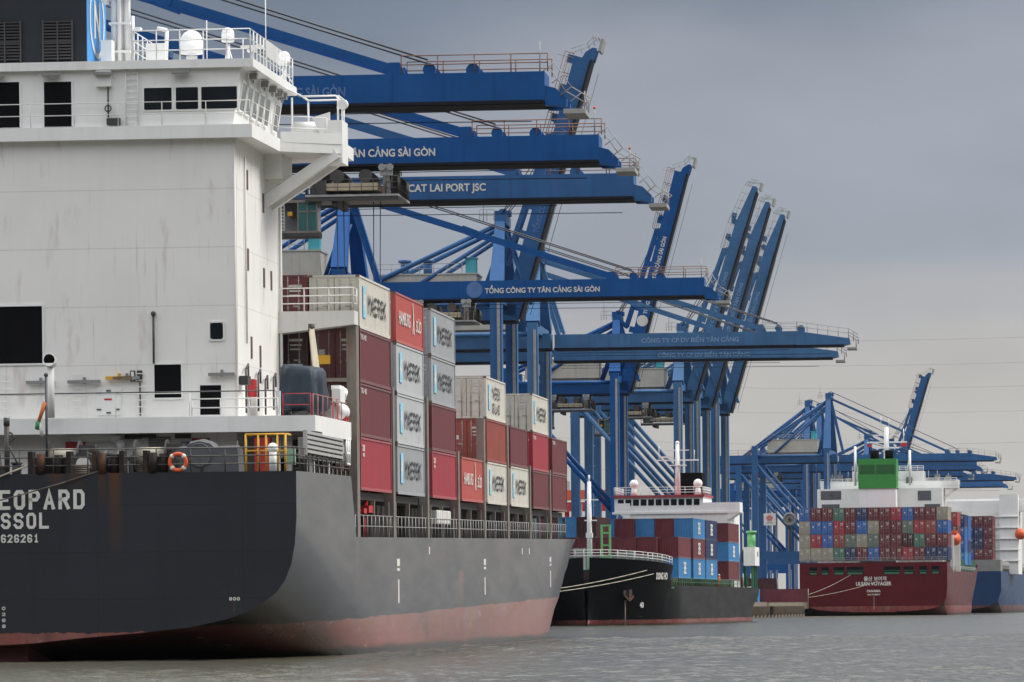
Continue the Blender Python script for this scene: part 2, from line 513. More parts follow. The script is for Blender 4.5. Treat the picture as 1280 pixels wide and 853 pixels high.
    def rail(s, pts, h=1.05, gap=1.5, r=0.025, bars=3, up=Z, mi=0):
        """A guard rail along a polyline: posts and horizontal bars."""
        pts = [Vector(p) for p in pts]
        for a, b in zip(pts[:-1], pts[1:]):
            n = max(1, round((b - a).length / gap))
            for i in range(n + 1):
                p = a.lerp(b, i / n)
                s.tube(p, p + up * h, r, 4, mi=mi)
            for k in range(bars):
                z = h * (k + 1) / bars
                s.tube(a + up * z, b + up * z, r * 0.9, 4, mi=mi)
        return s

    def mesh(s, name, mats):
        me = bpy.data.meshes.new(name)
        me.from_pydata(s.v, [], s.f)
        me.polygons.foreach_set('material_index', s.m)
        me.polygons.foreach_set('use_smooth', s.sm)
        for m in (mats if isinstance(mats, (list, tuple)) else [mats]):
            me.materials.append(m)
        bm = bmesh.new(); bm.from_mesh(me)
        bmesh.ops.recalc_face_normals(bm, faces=bm.faces)
        bm.to_mesh(me); bm.free()
        me.update()
        return me

    def build(s, name, mats, parent=None, M=None):
        return link(name, s.mesh(name, mats), parent, M)


def link(name, data, parent=None, M=None):
    o = bpy.data.objects.new(name, data)
    C.objects.link(o)
    if parent is not None:
        o.parent = parent
    if M is not None:
        o.matrix_local = M
    return o


def tag(o, label=None, cat=None, group=None, kind=None):
    if label: o['label'] = label
    if cat: o['category'] = cat
    if group: o['group'] = group
    if kind: o['kind'] = kind
    return o


def thing(name, label, cat, M=None, group=None):
    o = bpy.data.objects.new(name, None)
    o.empty_display_size = 0.5
    C.objects.link(o)
    if M is not None:
        o.matrix_world = M
    return tag(o, label, cat, group)


def lettering(body, w, h, mat, parent, M, name='lettering', bold=0.0, shear=0.0, depth=0.012):
    """Raised lettering in the local XY plane of M, centred, stretched to w by h."""
    cu = bpy.data.curves.new(name, 'FONT')
    cu.body = body
    cu.align_x = 'CENTER'
    cu.offset = bold
    cu.shear = shear
    cu.resolution_u = 4
    tmp = bpy.data.objects.new('tmp', cu)
    C.objects.link(tmp)
    dg = bpy.context.evaluated_depsgraph_get()
    me = bpy.data.meshes.new_from_object(tmp.evaluated_get(dg))
    bpy.data.objects.remove(tmp)
    xs = [v.co.x for v in me.vertices]; ys = [v.co.y for v in me.vertices]
    x0, x1, y0, y1 = min(xs), max(xs), min(ys), max(ys)
    for v in me.vertices:
        v.co.x = ((v.co.x - x0) / (x1 - x0) - 0.5) * w
        v.co.y = ((v.co.y - y0) / (y1 - y0) - 0.5) * h
        v.co.z = depth
    me.materials.clear(); me.materials.append(mat)
    me.name = name
    return link(name, me, parent, M)


def face_m(axis, pos):
    """Placement of flat lettering: 'aft' faces -Y, 'star' faces +X (reads towards +Y), 'port' faces -X (reads towards -Y), 'fore' faces +Y."""
    X, Y, N = {'aft': ((1, 0, 0), (0, 0, 1), (0, -1, 0)), 'star': ((0, 1, 0), (0, 0, 1), (1, 0, 0)),
               'port': ((0, -1, 0), (0, 0, 1), (-1, 0, 0)), 'fore': ((-1, 0, 0), (0, 0, 1), (0, 1, 0))}[axis]
    m = Matrix((X, Y, N)).transposed().to_4x4()
    return Matrix.Translation(pos) @ m


def frame(x, y, rot, trim=0.0, z=0.0):
    return Matrix.Translation((x, y, z)) @ Matrix.Rotation(rot, 4, 'Z') @ Matrix.Rotation(trim, 4, 'X')


def rr_window(mb, face, c, w, h, d=0.06, r=0.18, mi=0, skew=0.0):
    """A round-cornered pane standing d proud of a wall; c is its centre on the wall."""
    pts = []
    for (sx, sy, a0) in ((1, 1, 0), (-1, 1, 90), (-1, -1, 180), (1, -1, 270)):
        for k in range(4):
            t = R(a0 + 30 * k)
            px = sx * (w / 2 - r) + r * math.cos(t); pz = sy * (h / 2 - r) + r * math.sin(t)
            pts.append((px + skew * pz, pz))
    if face == 'aft':
        mb.prism([(c[0] + a, c[2] + b) for a, b in pts], c[1] - d, c[1] + 0.02, 'y', mi)
    elif face == 'fore':
        mb.prism([(c[0] + a, c[2] + b) for a, b in pts], c[1] - 0.02, c[1] + d, 'y', mi)
    elif face == 'star':
        mb.prism([(c[1] + a, c[2] + b) for a, b in pts], c[0] - 0.02, c[0] + d, 'x', mi)
    else:
        mb.prism([(c[1] + a, c[2] + b) for a, b in pts], c[0] - d, c[0] + 0.02, 'x', mi)
    return mb


def hull_mesh(stations, name, mat, parent, deck=None):
    """stations: list of (u, [(v,z)...]) from keel to gunwale, same count; makes both sides, the transom and the stem."""
    mb = MB()
    n = len(stations[0][1])
    row = []
    for u, prof in stations:
        idx = []
        for v, z in prof[::-1]:
            idx.append((-v, u, z))
        for v, z in prof[1:] if prof[0][0] < 1e-6 else prof:
            idx.append((v, u, z))
        row.append(idx)
    k = len(row[0])
    vv = [p for r_ in row for p in r_]
    fs = []
    for i in range(len(row) - 1):
        for j in range(k - 1):
            a = i * k + j
            fs.append((a, a + 1, a + k + 1, a + k))
    mb.add(vv, fs, 0, True)
    mb.add([], [])
    mb.f.append(list(range(k))); mb.m.append(0); mb.sm.append(False)
    me = mb.mesh(name, mat)
    # keep the transom edge sharp
    bm = bmesh.new(); bm.from_mesh(me)
    for e in bm.edges:
        if len(e.link_faces) == 2 and e.calc_face_angle(0) > R(28):
            e.smooth = False
    bm.to_mesh(me); bm.free()
    return link(name, me, parent)


# stencil-like block capitals: strokes on a 4 x 6 grid
GLY = {
    'A': ['00 26 40', '11.8 31.8'], 'D': ['00 06 36 45 41 30 00'], 'E': ['40 00 06 46', '03 33'], 'I': ['20 26'], 'K': ['00 06', '46 03', '13.6 40'],
    'L': ['06 00 40'], 'M': ['00 06 23 46 40'], 'N': ['00 06 40 46'], 'O': ['10 01 05 16 36 45 41 30 10'], 'P': ['00 06 36 45 44 33 03'],
    'R': ['00 06 36 45 44 33 03', '23 40'], 'S': ['01 10 30 41 42 33 13 04 05 16 36 45'], '0': ['10 01 05 16 36 45 41 30 10'], '1': ['15 26 20', '10 30'],
    '2': ['05 16 36 45 44 00 40'], '6': ['45 36 16 05 01 10 30 41 42 33 13 02'], '8': ['13 02 01 10 30 41 42 33 13 04 05 16 36 45 44 33'], '9': ['01 10 30 41 45 36 16 05 04 13 33 44'], 'G': ['45 36 16 05 01 10 30 41 43 23'],
    'H': ['00 06', '40 46', '03 43'], ' ': [],
}
import re


def block_text(body, pitch, h, t, mat, parent, M, name='lettering', fill=0.76, x0=0.0, depth=0.010, shear=0.0):
    """Block capitals, stroke width t; the text runs from x0 on, baseline at y = 0."""
    mb = MB()
    k = 0
    for ci, ch in enumerate(body):
        for st in GLY[ch]:
            pts = []
            for tok in st.split():
                m_ = re.match(r'(\d)(\d(?:\.\d)?)', tok)
                gx, gy = float(m_.group(1)), float(m_.group(2))
                px = x0 + ci * pitch + t / 2 + gx / 4 * (pitch * fill - t); py = t / 2 + gy / 6 * (h - t)
                pts.append(Vector((px + shear * py, py, 0)))
            closed = (pts[0] - pts[-1]).length < 1e-6
            q = pts[:-1] if closed else pts
            n = len(q)
            lft, rgt = [], []
            for i in range(n):
                a = q[i - 1] if (closed or i > 0) else None
                b_ = q[(i + 1) % n] if (closed or i < n - 1) else None
                d1 = (q[i] - a).normalized() if a is not None else None
                d2 = (b_ - q[i]).normalized() if b_ is not None else None
                if d1 is None: d1 = d2
                if d2 is None: d2 = d1
                n1 = Vector((-d1.y, d1.x, 0)); n2 = Vector((-d2.y, d2.x, 0))
                mm = (n1 + n2).normalized()
                w = t / 2 / max(.45, mm.dot(n1))
                e = Vector((0, 0, 0))
                if a is None: e = -d2 * t / 2
                if b_ is None: e = d1 * t / 2
                lft.append(q[i] + mm * w + e); rgt.append(q[i] - mm * w + e)
            z = depth + 0.0012 * (k % 4); k += 1
            vv = [(p.x, p.y, z) for p in lft] + [(p.x, p.y, z) for p in rgt]
            m2 = n if closed else n - 1
            mb.add(vv, [(i, (i + 1) % n, n + (i + 1) % n, n + i) for i in range(m2)])
    return mb.build(name, mat, parent, M)

# ------------------------------------------------------------------ water, quay, yard
WATER_Z = -0.25


def setting():
    mb = MB()
    # one river: a real choppy surface where single waves can be told apart, level beyond
    import numpy as np
    rng = np.random.default_rng(4)
    V, F = [np.array([(-9000, -300, WATER_Z - .13), (9000, -300, WATER_Z - .13), (9000, 16000, WATER_Z - .13), (-9000, 16000, WATER_Z - .13)])], [np.array([(0, 1, 2, 3)])]
    base = 4
    comp = []
    for lam, amp, n in ((7.0, .007, 4), (3.4, .009, 8), (1.7, .009, 12), (0.95, .0065, 14)):
        for _ in range(n):
            th = rng.normal(-1.25, .65); l_ = lam * rng.uniform(.75, 1.3)
            comp.append((2 * np.pi / l_ * np.cos(th), 2 * np.pi / l_ * np.sin(th), amp * rng.uniform(.5, 1.2), rng.uniform(0, 6.28), l_))
    for (xa, xb, ya, yb, d) in ((-42, 44, 110, 330, .27), (-46, 130, 330, 960, .85)):
        xs = np.arange(xa, xb + d / 2, d); ys = np.arange(ya, yb + d / 2, d)
        X, Y = np.meshgrid(xs, ys)
        Z_ = np.zeros_like(X)
        gust = .75 + .35 * np.sin(X * .05 + 1.3 * np.sin(Y * .021)) * np.sin(Y * .043 + .8 * np.sin(X * .09))
        for kx, ky, a, ph, l_ in comp:
            if l_ > 2.2 * d:
                Z_ += a * np.sin(kx * X + ky * Y + ph)
        Z_ = np.where(Z_ > 0, Z_ * 1.25, Z_ * .85) * gust
        V.append(np.stack([X, Y, WATER_Z + Z_], -1).reshape(-1, 3))
        nx, ny = len(xs), len(ys)
        i = (np.arange(ny - 1)[:, None] * nx + np.arange(nx - 1)[None, :]).ravel() + base
        F.append(np.stack([i, i + 1, i + nx + 1, i + nx], -1))
        base += nx * ny
    V = np.concatenate(V).astype(np.float32); F = np.concatenate(F).astype(np.int32)
    me = bpy.data.meshes.new('river_water')
    me.vertices.add(len(V)); me.vertices.foreach_set('co', V.ravel())
    me.loops.add(F.size); me.loops.foreach_set('vertex_index', F.ravel())
    me.polygons.add(len(F)); me.polygons.foreach_set('loop_start', np.arange(0, F.size, 4, dtype=np.int32))
    me.polygons.foreach_set('use_smooth', np.ones(len(F), dtype=bool))
    me.update(calc_edges=True); me.validate()
    me.materials.append(water_mat())
    tag(link('river_water', me), kind='structure')
    edge = [(-58, -40), (-50, 60), (-30, 302), (-23, 372), (-11.5, 485), (-2, 508), (.3, 530), (5, 600), (18.5, 706), (31, 745), (62, 1010), (108, 1290), (190, 1800)]
    mb = MB()
    mb.prism(edge + [(-500, 1800), (-500, -40)], -4, 2.6, 'z')
    tag(mb.build('quay_ground', [ASPHALT]), kind='structure')
    # concrete coping along the berth, standing out from the fill
    mb = MB()
    for a, b in zip(edge[:-1], edge[1:]):
        mb.beam((a[0] + .35, a[1], 2.0), (b[0] + .35, b[1], 2.0), 1.2, 1.4)
    tag(mb.build('quay_coping', [CONCRETE]), kind='structure')
    # fender piles where the berth shows between the second and the third ship
    k = 0
    for i in range(17):
        t = i / 16
        y = 826 + 176 * t
        x = 31 + 31 * (y - 745) / 265 + 1.25
        mb = MB()
        mb.tube((x, y, -3), (x, y, 1.5), 0.55, 10)
        mb.box(x - .35, x + .55, y - .8, y + .8, 0.4, 1.9)
        o = mb.build('fender_pile', [CONCRETE])
        tag(o, 'stubby concrete fender pile under the quay edge between the black and dark red ships', 'pile', 'fender piles along the quay edge')


setting()

# ------------------------------------------------------------------ containers
CC = {   # colour key: (paint, word used in labels)
    'maroon': (paint('box_maroon', (0.140, 0.028, 0.036), rough=0.38, var=0.18, rust=0.18, streak=0.25), 'maroon'),
    'dark': (paint('box_dark_maroon', (0.045, 0.009, 0.012), rough=0.5, var=0.2, rust=0.2, streak=0.25), 'dark maroon'),
    'red': (paint('box_red', (0.33, 0.032, 0.048), rough=0.38, var=0.12, rust=0.12, streak=0.2), 'bright red'),
    'coral': (paint('box_coral', (0.44, 0.085, 0.072), rough=0.42, var=0.1, rust=0.08, streak=0.15), 'light red'),
    'brick': (paint('box_brick', (0.27, 0.06, 0.045), rough=0.55, var=0.2, rust=0.45, streak=0.3), 'rusty brick red'),
    'grey': (paint('box_grey', (0.32, 0.335, 0.35), rough=0.48, var=0.08, rust=0.10, streak=0.2), 'pale grey'),
    'light': (paint('box_light_grey', (0.46, 0.475, 0.485), rough=0.48, var=0.08, rust=0.14, streak=0.2), 'light grey'),
    'cream': (paint('box_cream', (0.58, 0.555, 0.49), rough=0.5, var=0.08, rust=0.35, streak=0.2), 'cream'),
    'beige': (paint('box_beige', (0.31, 0.285, 0.225), rough=0.5, var=0.1, rust=0.25, streak=0.25), 'beige'),
    'sky': (paint('box_sky_blue', (0.045, 0.21, 0.46), rough=0.45, var=0.12, rust=0.12, streak=0.2), 'light blue'),
    'blue': (paint('box_blue', (0.025, 0.115, 0.36), rough=0.45, var=0.14, rust=0.14, streak=0.2), 'blue'),
    'navy': (paint('box_navy', (0.016, 0.032, 0.105), rough=0.45, var=0.15, rust=0.14, streak=0.2), 'navy blue'),
    'green': (paint('box_green', (0.065, 0.165, 0.12), rough=0.5, var=0.12, rust=0.2, streak=0.2), 'green'),
    'olive': (paint('box_grey_green', (0.125, 0.165, 0.14), rough=0.5, var=0.12, rust=0.2, streak=0.2), 'grey green'),
}
MARK = paint('door_marking', (0.55, 0.54, 0.50), rough=0.6, var=0.3, ns=8)
EDGE = paint('box_edge_worn', (0.16, 0.10, 0.08), rough=0.65, var=0.4, rust=0.7, ns=2)
_cm = {}
W2 = 1.219


def corrugated(mb, x, y0, y1, z0, z1, inward, period=0.28, depth=0.036, axis='x'):
    n = int((y1 - y0) / period)
    p = (y1 - y0) / n
    line = []
    for i in range(n):
        a = y0 + i * p
        line += [(a, 0), (a + p * .25, 0), (a + p * .5, depth), (a + p * .75, depth)]
    line.append((y1, 0))
    vv = []
    for y, d in line:
        for z in (z0, z1):
            vv.append((x + inward * d, y, z) if axis == 'x' else (y, x + inward * d, z))
    mb.add(vv, [(2 * i, 2 * i + 2, 2 * i + 3, 2 * i + 1) for i in range(len(line) - 1)])


def container_meshes(col, h, L, door):
    key = (col, h, L, door)
    if key in _cm:
        return _cm[key]
    m = CC[col][0]
    w, l = W2, L / 2
    b = MB()
    for s in (-1, 1):
        corrugated(b, s * (w - .03), -l + .1, l - .1, .16, h - .12, -s)
    corrugated(b, (l - .03), -w + .1, w - .1, .16, h - .12, -1, axis='y')
    b.box(-w + .06, w - .06, -l + .06, l - .06, h - .10, h - .02)
    b.box(-w + .06, w - .06, -l + .06, l - .06, .10, .15)
    f = MB()
    for sx in (-1, 1):
        for sy in (-1, 1):
            f.cbox((sx * (w - .07), sy * (l - .07), h / 2), (.14, .14, h - .002))
            for z in (.06, h - .06):
                f.cbox((sx * (w - .085), sy * (l - .085), z), (.182, .182, .122), 1)
        f.box(sx * w - .05 if sx > 0 else -w, w if sx > 0 else -w + .05, -l + .14, l - .14, .02, .17)
        f.box(sx * w - .05 if sx > 0 else -w, w if sx > 0 else -w + .05, -l + .14, l - .14, h - .11, h - .01)
    for sy in (-1, 1):
        y0, y1 = (l - .08, l) if sy > 0 else (-l, -l + .08)
        f.box(-w + .14, w - .14, y0, y1, .02, .17)
        f.box(-w + .14, w - .14, y0, y1, h - .13, h - .01)
    d = MB()
    for s in (-1, 1):
        x0, x1 = (.015, w - .15) if s > 0 else (-w + .15, -.015)
        d.box(x0, x1, -l + .02, -l + .07, .18, h - .14, 0)
        for k in range(4):      # shallow horizontal swages
            zz = .45 + k * (h - .8) / 3.2
            d.box(x0 + .06, x1 - .06, -l + .005, -l + .021, zz, zz + .28, 0)
        for t in (.24, .74):
            xx = x0 + (x1 - x0) * t
            d.tube((xx, -l - .02, .1), (xx, -l - .02, h - .08), .024, 6, mi=1)
            d.box(xx - .05, xx + .05, -l - .03, -l + .01, h * .36, h * .41, 1)
            for zz in (.3, h * .5, h - .3):
                d.box(xx - .045, xx + .045, -l - .025, -l + .02, zz, zz + .05, 1)
        d.box(x0 + .5, x0 + .82, -l - .002, -l + .02, h * .40, h * .43, 1)
    d.box(.30, .95, -l + .000, -l + .019, h - .60, h - .48, 2)
    d.box(.34, .90, -l + .000, -l + .019, h - .82, h - .74, 2)
    d.box(.34, .86, -l + .000, -l + .019, h - 1.02, h - .95, 2)
    d.box(-.80, -.50, -l + .000, -l + .019, h * .52, h * .62, 2)
    r = (b.mesh('body', [m]), f.mesh('frame', [m, EDGE]), d.mesh('doors', [m, GALV, MARK]))
    _cm[key] = r
    return r


def container(M, col, label, group, h=2.591, L=12.192, door=True, parent_parts=True):
    b, f, d = container_meshes(col, h, L, door)
    root = thing('shipping_container', label, 'container', M, group)
    link('body', b, root)
    link('frame', f, root)
    link('doors', d, root)
    return root


def star_emblem(root, M, size):
    """A light blue square with a white seven-pointed star."""
    mb = MB()
    mb.box(-size[0] / 2, size[0] / 2, -size[1] / 2, size[1] / 2, 0, .008, 0)
    pts = []
    for i in range(14):
        r = (.44 if i % 2 == 0 else .17)
        t = PI / 2 + i * PI / 7
        pts.append((r * size[0] * math.cos(t), r * size[1] * math.sin(t)))
    mb.prism(pts, .006, .014, 'z', 1)
    mb.build('emblem', [BOXBLUE, LETTER], root, M)


BOXBLUE = paint('emblem_light_blue', (0.24, 0.56, 0.74), rough=0.5, var=0.08)


def logo(root, kind, h, L):
    x = W2 + .004
    if kind in ('line', 'line_faded', 'sealand'):
        star_emblem(root, face_m('star', (x, -L * .345, h * .53)), (L * .085, h * .60))
        N_ = LETTER_DK if kind != 'line_faded' else GREY
        if kind == 'sealand':
            block_text('MAERSK', L * .07, h * .30, .13, N_, root, face_m('star', (x, -L * .20, h * .50)), x0=0)
            block_text('SEALAND', L * .055, h * .24, .11, N_, root, face_m('star', (x, -L * .20, h * .17)), x0=0)
        else:
            block_text('MAERSK', L * .098, h * .36, .165, N_, root, face_m('star', (x, -L * .22, h * .33)), x0=0, fill=.82)
    elif kind == 'script':
        lettering('HAMBURG', L * .42, h * .27, LETTER, root, face_m('star', (x, -L * .20, h * .52)), bold=.015, shear=.25)
        mb = MB()
        mb.prism([(-.30, 1.05), (-.12, 1.05), (.16, .30), (.42, -.62), (.22, -.62), (.02, -.05), (-.22, -.62), (-.42, -.62), (-.10, .25)], 0, .012, 'z')
        mb.build('emblem', [LETTER], root, face_m('star', (x, L * .12, h * .52)))
        lettering('SÜD', L * .20, h * .30, LETTER, root, face_m('star', (x, L * .31, h * .5)), bold=.015, shear=.25)
    elif kind == 'marks':
        lettering('28', .9, h * .12, LETTER, root, face_m('star', (x, -L * .42, h * .80)), bold=.03)
        lettering('40', .7, h * .08, LETTER, root, face_m('star', (x, -L * .42, h * .67)), bold=.03)
    elif kind == 'number':
        lettering('TRIU 482', 2.2, h * .10, LETTER, root, face_m('star', (x, -L * .40, h * .86)), bold=.01)


# ------------------------------------------------------------------ the near ship
M1 = frame(-22.27, 204.05, -0.0966, 0.0107)
LTR = None


def near_ship():
    ship = thing('container_ship', 'large container ship with dark grey stern, white deckhouse and pink-red boot-topping, nearest of all', 'ship', M1)
    T0 = [(0, 0), (.10, .012), (.26, .05), (.45, .085), (.64, .13), (.76, .19), (.83, .25), (.89, .33), (.93, .40), (.960, .50), (.980, .62), (.993, .78), (1, 1)]

    def half1(u, z):
        k = max(0, min(1, (z + 1.5) / 7.0))
        u0, u1 = 121 + 25 * k, 162 + 6 * k
        if u <= u0: return 13.0
        t = min(1, (u - u0) / (u1 - u0))
        return 13.0 * max(.006, 1 - t ** (1.5 + .4 * k)) ** .8

    def gun(u):
        if u <= 18.3: return 7.98 + u * .004
        if u >= 20.0: return 5.17 + (u - 20) * .0025
        return 8.05 + (5.17 - 8.05) * (u - 18.3) / 1.7
    st = []
    us = [0, 2, 4, 7, 10, 14, 17, 18.3, 18.7, 19.2, 20.0, 22, 26, 32, 40, 50, 60, 75, 90, 105, 112, 118, 122, 126, 130, 134, 138, 142, 145, 148, 151, 153, 156, 159, 161.5, 163.5]
    for u in us:
        zc = .5 - 8.5 * min(1, u / 42.0) ** 1.25
        zs = 6.0 - 9.0 * min(1, u / 42.0) ** 1.0
        prof = []
        for a, b_ in T0:
            z = zc + (zs - zc) * b_
            prof.append((a, z))
        top = gun(u)
        for t in (.25, .5, .75, 1):
            prof.append((1, zs + (top - zs) * t))
        out = []
        for a, z in prof:
            out.append((a * half1(u, z), z))
        st.append((u, out))
    hm = hull_paint('near_hull_paint', (0.025, 0.028, 0.036), (0.24, 0.068, 0.057), 1.27,
                    stain=[(5.0, .40, 8.6, 4.6, .72), (4.4, .24, 8.6, 2.4, .6), (2.4, .5, 8.2, 1.0, .5), (3.3, .5, 8.2, 1.0, .5), (10.23, .06, 2.25, .8, .6)], rough=0.24, stern_drop=.26, slime=0.02, streaky=.2, dents=.07, seam=.4,
                    runs_side=[(66.5, 1.6, 3.4, 2.6, .9), (38, 2.2, 1.2, 1.3, .8), (24, 3.0, 1.15, 1.2, .9), (52, 1.8, 1.2, 1.4, .7), (72, 1.4, 1.2, 1.6, .8), (84, 3.2, 1.3, 1.6, .85), (97, 2.0, 1.3, 1.6, .8), (112, 3.5, 1.35, 1.8, .8), (120, 1.5, 1.3, 1.6, .8), (20.5, .4, 5.0, 3, .6), (58, 1.2, 5.1, 1.6, .4), (90, 1.4, 5.2, 2.2, .4), (105, 1.0, 5.2, 1.4, .4)])
    hull_mesh(st, 'hull', hm, ship)
    # boot-topping on the transom sits lower than along the side: a thin painted band is in the hull paint
    mb = MB()   # stern frame and rudder head under the counter
    mb.prism([(1.2, -3), (7.5, -3), (9.0, .2), (1.8, .62)], -.75, .75, 'x')
    mb.build('stern_frame', [paint('boot_red', (0.20, 0.055, 0.045), rough=.6, var=.25, rust=.5)], ship)
    # decks
    mb = MB(); mb.box(-12.8, 12.8, .15, 18.6, 7.80, 7.93)
    mb.build('poop_deck', [DARK], ship)
    mb = MB()
    pl = [(-12.7, 19.6), (12.7, 19.6), (12.7, 139), (11, 146), (8, 154), (3, 161), (-3, 161), (-8, 154), (-11, 146), (-12.7, 139)]
    mb.prism(pl, 5.0, 5.12, 'z'); mb.build('main_deck', [DARK], ship)
    # name on the transom
    s = LETTER
    A = lambda x, z: face_m('aft', (x, -.006, z))
    block_text('LEOPARD', .66, .86, .155, s, ship, A(-.80, 6.42), 'ship_name')
    block_text('LIMASSOL', .565, .70, .125, s, ship, A(-2.32, 5.58), 'home_port')
    block_text('9626261', .292, .36, .068, s, ship, A(-.36, 4.98), 'ship_number')
    block_text('800', .17, .15, .04, s, ship, A(10.0, 2.36), 'tug_mark')
    for k in range(4):
        block_text('86201'[k], .2, .15, .035, s, ship, A(-.06, 1.25 + .26 * k), 'draft_mark')
    for (u, z0, z1, zt) in ((36.5, 1.85, 3.05, 3.5), (79.9, 1.9, 2.95, 3.45), (125.0, 2.05, 3.2, 3.55)):
        mb = MB()
        mb.box(13.0, 13.012, u - .28, u + .28, z0, z1)
        mb.box(13.0, 13.012, u - .62, u + .62, zt, zt + .14); mb.box(13.0, 13.012, u - .62, u + .62, zt + .25, zt + .62)
        mb.build('load_mark', [LETTER], ship)
    for u in (50.5, 104, 109):
        mb = MB(); mb.box(13.0, 13.012, u - .25, u + .25, 4.35, 4.75)
        mb.build('hull_mark', [LETTER], ship)
    # fairleads: rounded openings with rusty lips on the poop edge
    for v, w in ((2.1, 1.5), (4.7, 1.0), (-2.3, 1.4), (-4.9, 1.0), (6.9, .9)):
        mb = MB()
        mb.box(v - w / 2 - .2, v - w / 2, .02, .8, 7.9, 8.95); mb.box(v + w / 2, v + w / 2 + .2, .02, .8, 7.9, 8.95)
        mb.box(v - w / 2 - .2, v + w / 2 + .2, .9, 1.0, 7.93, 8.7)
        mb.tube((v - w / 4, .1, 7.95), (v - w / 4, .1, 8.85), .2, 8); mb.tube((v + w / 4, .3, 7.95), (v + w / 4, .3, 8.8), .2, 8)
        mb.build('roller_fairlead', [paint('fairlead_steel', (.022, .018, .017), rough=.75, var=.3, rust=.45, ns=2, spec=.2)], ship)
    # guard rail round the poop
    mb = MB()
    mb.rail([(-12.85, 18.2, 8.03), (-12.9, .12, 7.98), (12.9, .12, 7.98), (12.9, 18.2, 8.05)], 1.05, 1.5, .03, 3)
    mb.build('poop_rail', [paint('rail_dark', (.075, .07, .066), rough=.6, var=.2, rust=.3)], ship)

    # ---- deckhouse
    h = MB()
    h.box(-9.33, 9.33, 7.5, 20.4, 7.93, 23.2)
    house = h.build('deckhouse', [WHITE_WALL], ship)

    def opening(x0, x1, z0, z1, name='doorway', m=BLACK, fr=.08, y=7.5):
        mb = MB(); mb.box(x0, x1, y - .02, y + .05, z0, z1)
        o = mb.build(name, [m], house)
        mb = MB()
        mb.box(x0 - fr, x0, y - .06, y + .02, z0, z1 + fr); mb.box(x1, x1 + fr, y - .06, y + .02, z0, z1 + fr); mb.box(x0, x1, y - .06, y + .02, z1, z1 + fr)
        mb.box(x0 - fr, x1 + fr, y - .06, y + .02, z0 - fr, z0)
        mb.build(name + '_frame', [WHITE], o)
    opening(-3.6, .38, 13.14, 15.73, 'ventilation_opening')
    opening(5.5, 6.73, 11.5, 13.0, 'doorway')
    opening(7.58, 8.55, 10.70, 12.04, 'doorway')
    mb = MB(); rr_window(mb, 'aft', (8.37, 7.5, 14.48), .58, .73, .03, .12)
    w = mb.build('window', [GLASS], house)
    mb = MB()
    for a, b_ in (((8.04, 14.07), (8.04, 14.89)), ((8.70, 14.07), (8.70, 14.89)), ((8.04, 14.07), (8.70, 14.07)), ((8.04, 14.89), (8.70, 14.89))):
        mb.beam((a[0], 7.46, a[1]), (b_[0], 7.46, b_[1]), .06, .06)
    mb.build('window_frame', [WHITE], w)
    # tall slots of the side wall
    for u, z0, z1 in ((10.7, 21.1, 22.0), (15.6, 20.4, 21.3), (10.7, 17.4, 18.4), (15.6, 16.9, 17.8), (17.9, 16.9, 17.8), (11.5, 13.4, 14.4), (14.2, 13.1, 14.1)):
        mb = MB(); mb.box(9.3, 9.36, u - .22, u + .22, z0, z1)
        w = mb.build('window', [paint('slot_dark', (.10, .05, .035), rough=.6, var=.4)], house)
    for p_, q_, r_ in (((9.27, 7.44, 8), (9.27, 7.44, 23), .045), ((9.45, 20.2, 9), (9.45, 20.2, 23), .08), ((9.42, 9.6, 14), (9.42, 9.6, 22.5), .05)):
        mb = MB(); mb.tube(p_, q_, r_, 6); mb.build('drain_pipe', [WHITE_RUST], house)
    # fittings of the after wall
    for x, z, l, m in ((2.3, 12.2, 1.5, GREY), (3.9, 12.35, 1.2, YELLOW), (5.0 - .75, 12.35, 1.2, GREY), (.3, 12.2, 1.3, GREY), (8.6, 12.45, 1.2, GREY)):
        mb = MB(); mb.box(x - l / 2, x + l / 2, 7.2, 7.42, z, z + .14); mb.box(x - .05, x + .05, 7.3, 7.5, z - .02, z + .28)
        mb.build('lamp', [m], house)
    for x in (-1.3, 2.0, 4.9):
        mb = MB()
        for k in range(7):
            mb.tube((x - .22, 7.36, 10.8 + k * .3), (x + .22, 7.36, 10.8 + k * .3), .02, 4)
        mb.build('ladder', [WHITE], house)
    mb = MB(); mb.box(2.85, 3.95, 7.44, 7.5, 10.75, 12.0)
    d = mb.build('watertight_door', [WHITE], house)
    mb = MB()
    for xx, zz in ((2.95, 11.75), (3.8, 11.75), (2.95, 11.0), (3.8, 11.0), (3.4, 11.85), (3.4, 10.85)):
        mb.box(xx - .10, xx + .10, 7.38, 7.44, zz - .03, zz + .03)
    mb.build('door_clip', [DARK], d)
    mb = MB(); mb.box(3.2, 3.55, 7.42, 7.439, 11.42, 11.50); mb.build('notice', [REDP], d)
    mb = MB(); mb.box(4.72, 4.95, 7.4, 7.5, 12.25, 12.75); mb.build('signal_box', [DARK], house)
    mb = MB()
    mb.box(4.40, 4.62, 7.44, 7.5, 12.25, 12.75); mb.box(4.45, 4.57, 7.42, 7.45, 12.3, 12.7, 1)
    mb.build('notice_board', [DARK, WHITE], house)
    mb = MB(); mb.path([(4.85, 7.4, 12.2), (4.85, 7.4, 10.7)], .035, 6); mb.path([(5.5, 7.36, 13.05), (5.5, 7.36, 15.2)], .05, 6); mb.sphere((5.5, 7.36, 15.3), .12)
    mb.build('cable_pipe', [DARK], house)
    mb = MB(); mb.tube((1.12, 5.6, 10.6), (1.12, 5.6, 13.1), .16, 10); mb.tube((1.12, 5.6, 13.1), (1.12, 5.25, 13.2), .3, 14)
    mb.disc((1.12, 5.22, 13.2), .25, 'y', 16, .03, 1)
    mb.build('ventilator', [WHITE, BLACK], ship)
    # wall gear on the house side, above the boat deck
    mb = MB()
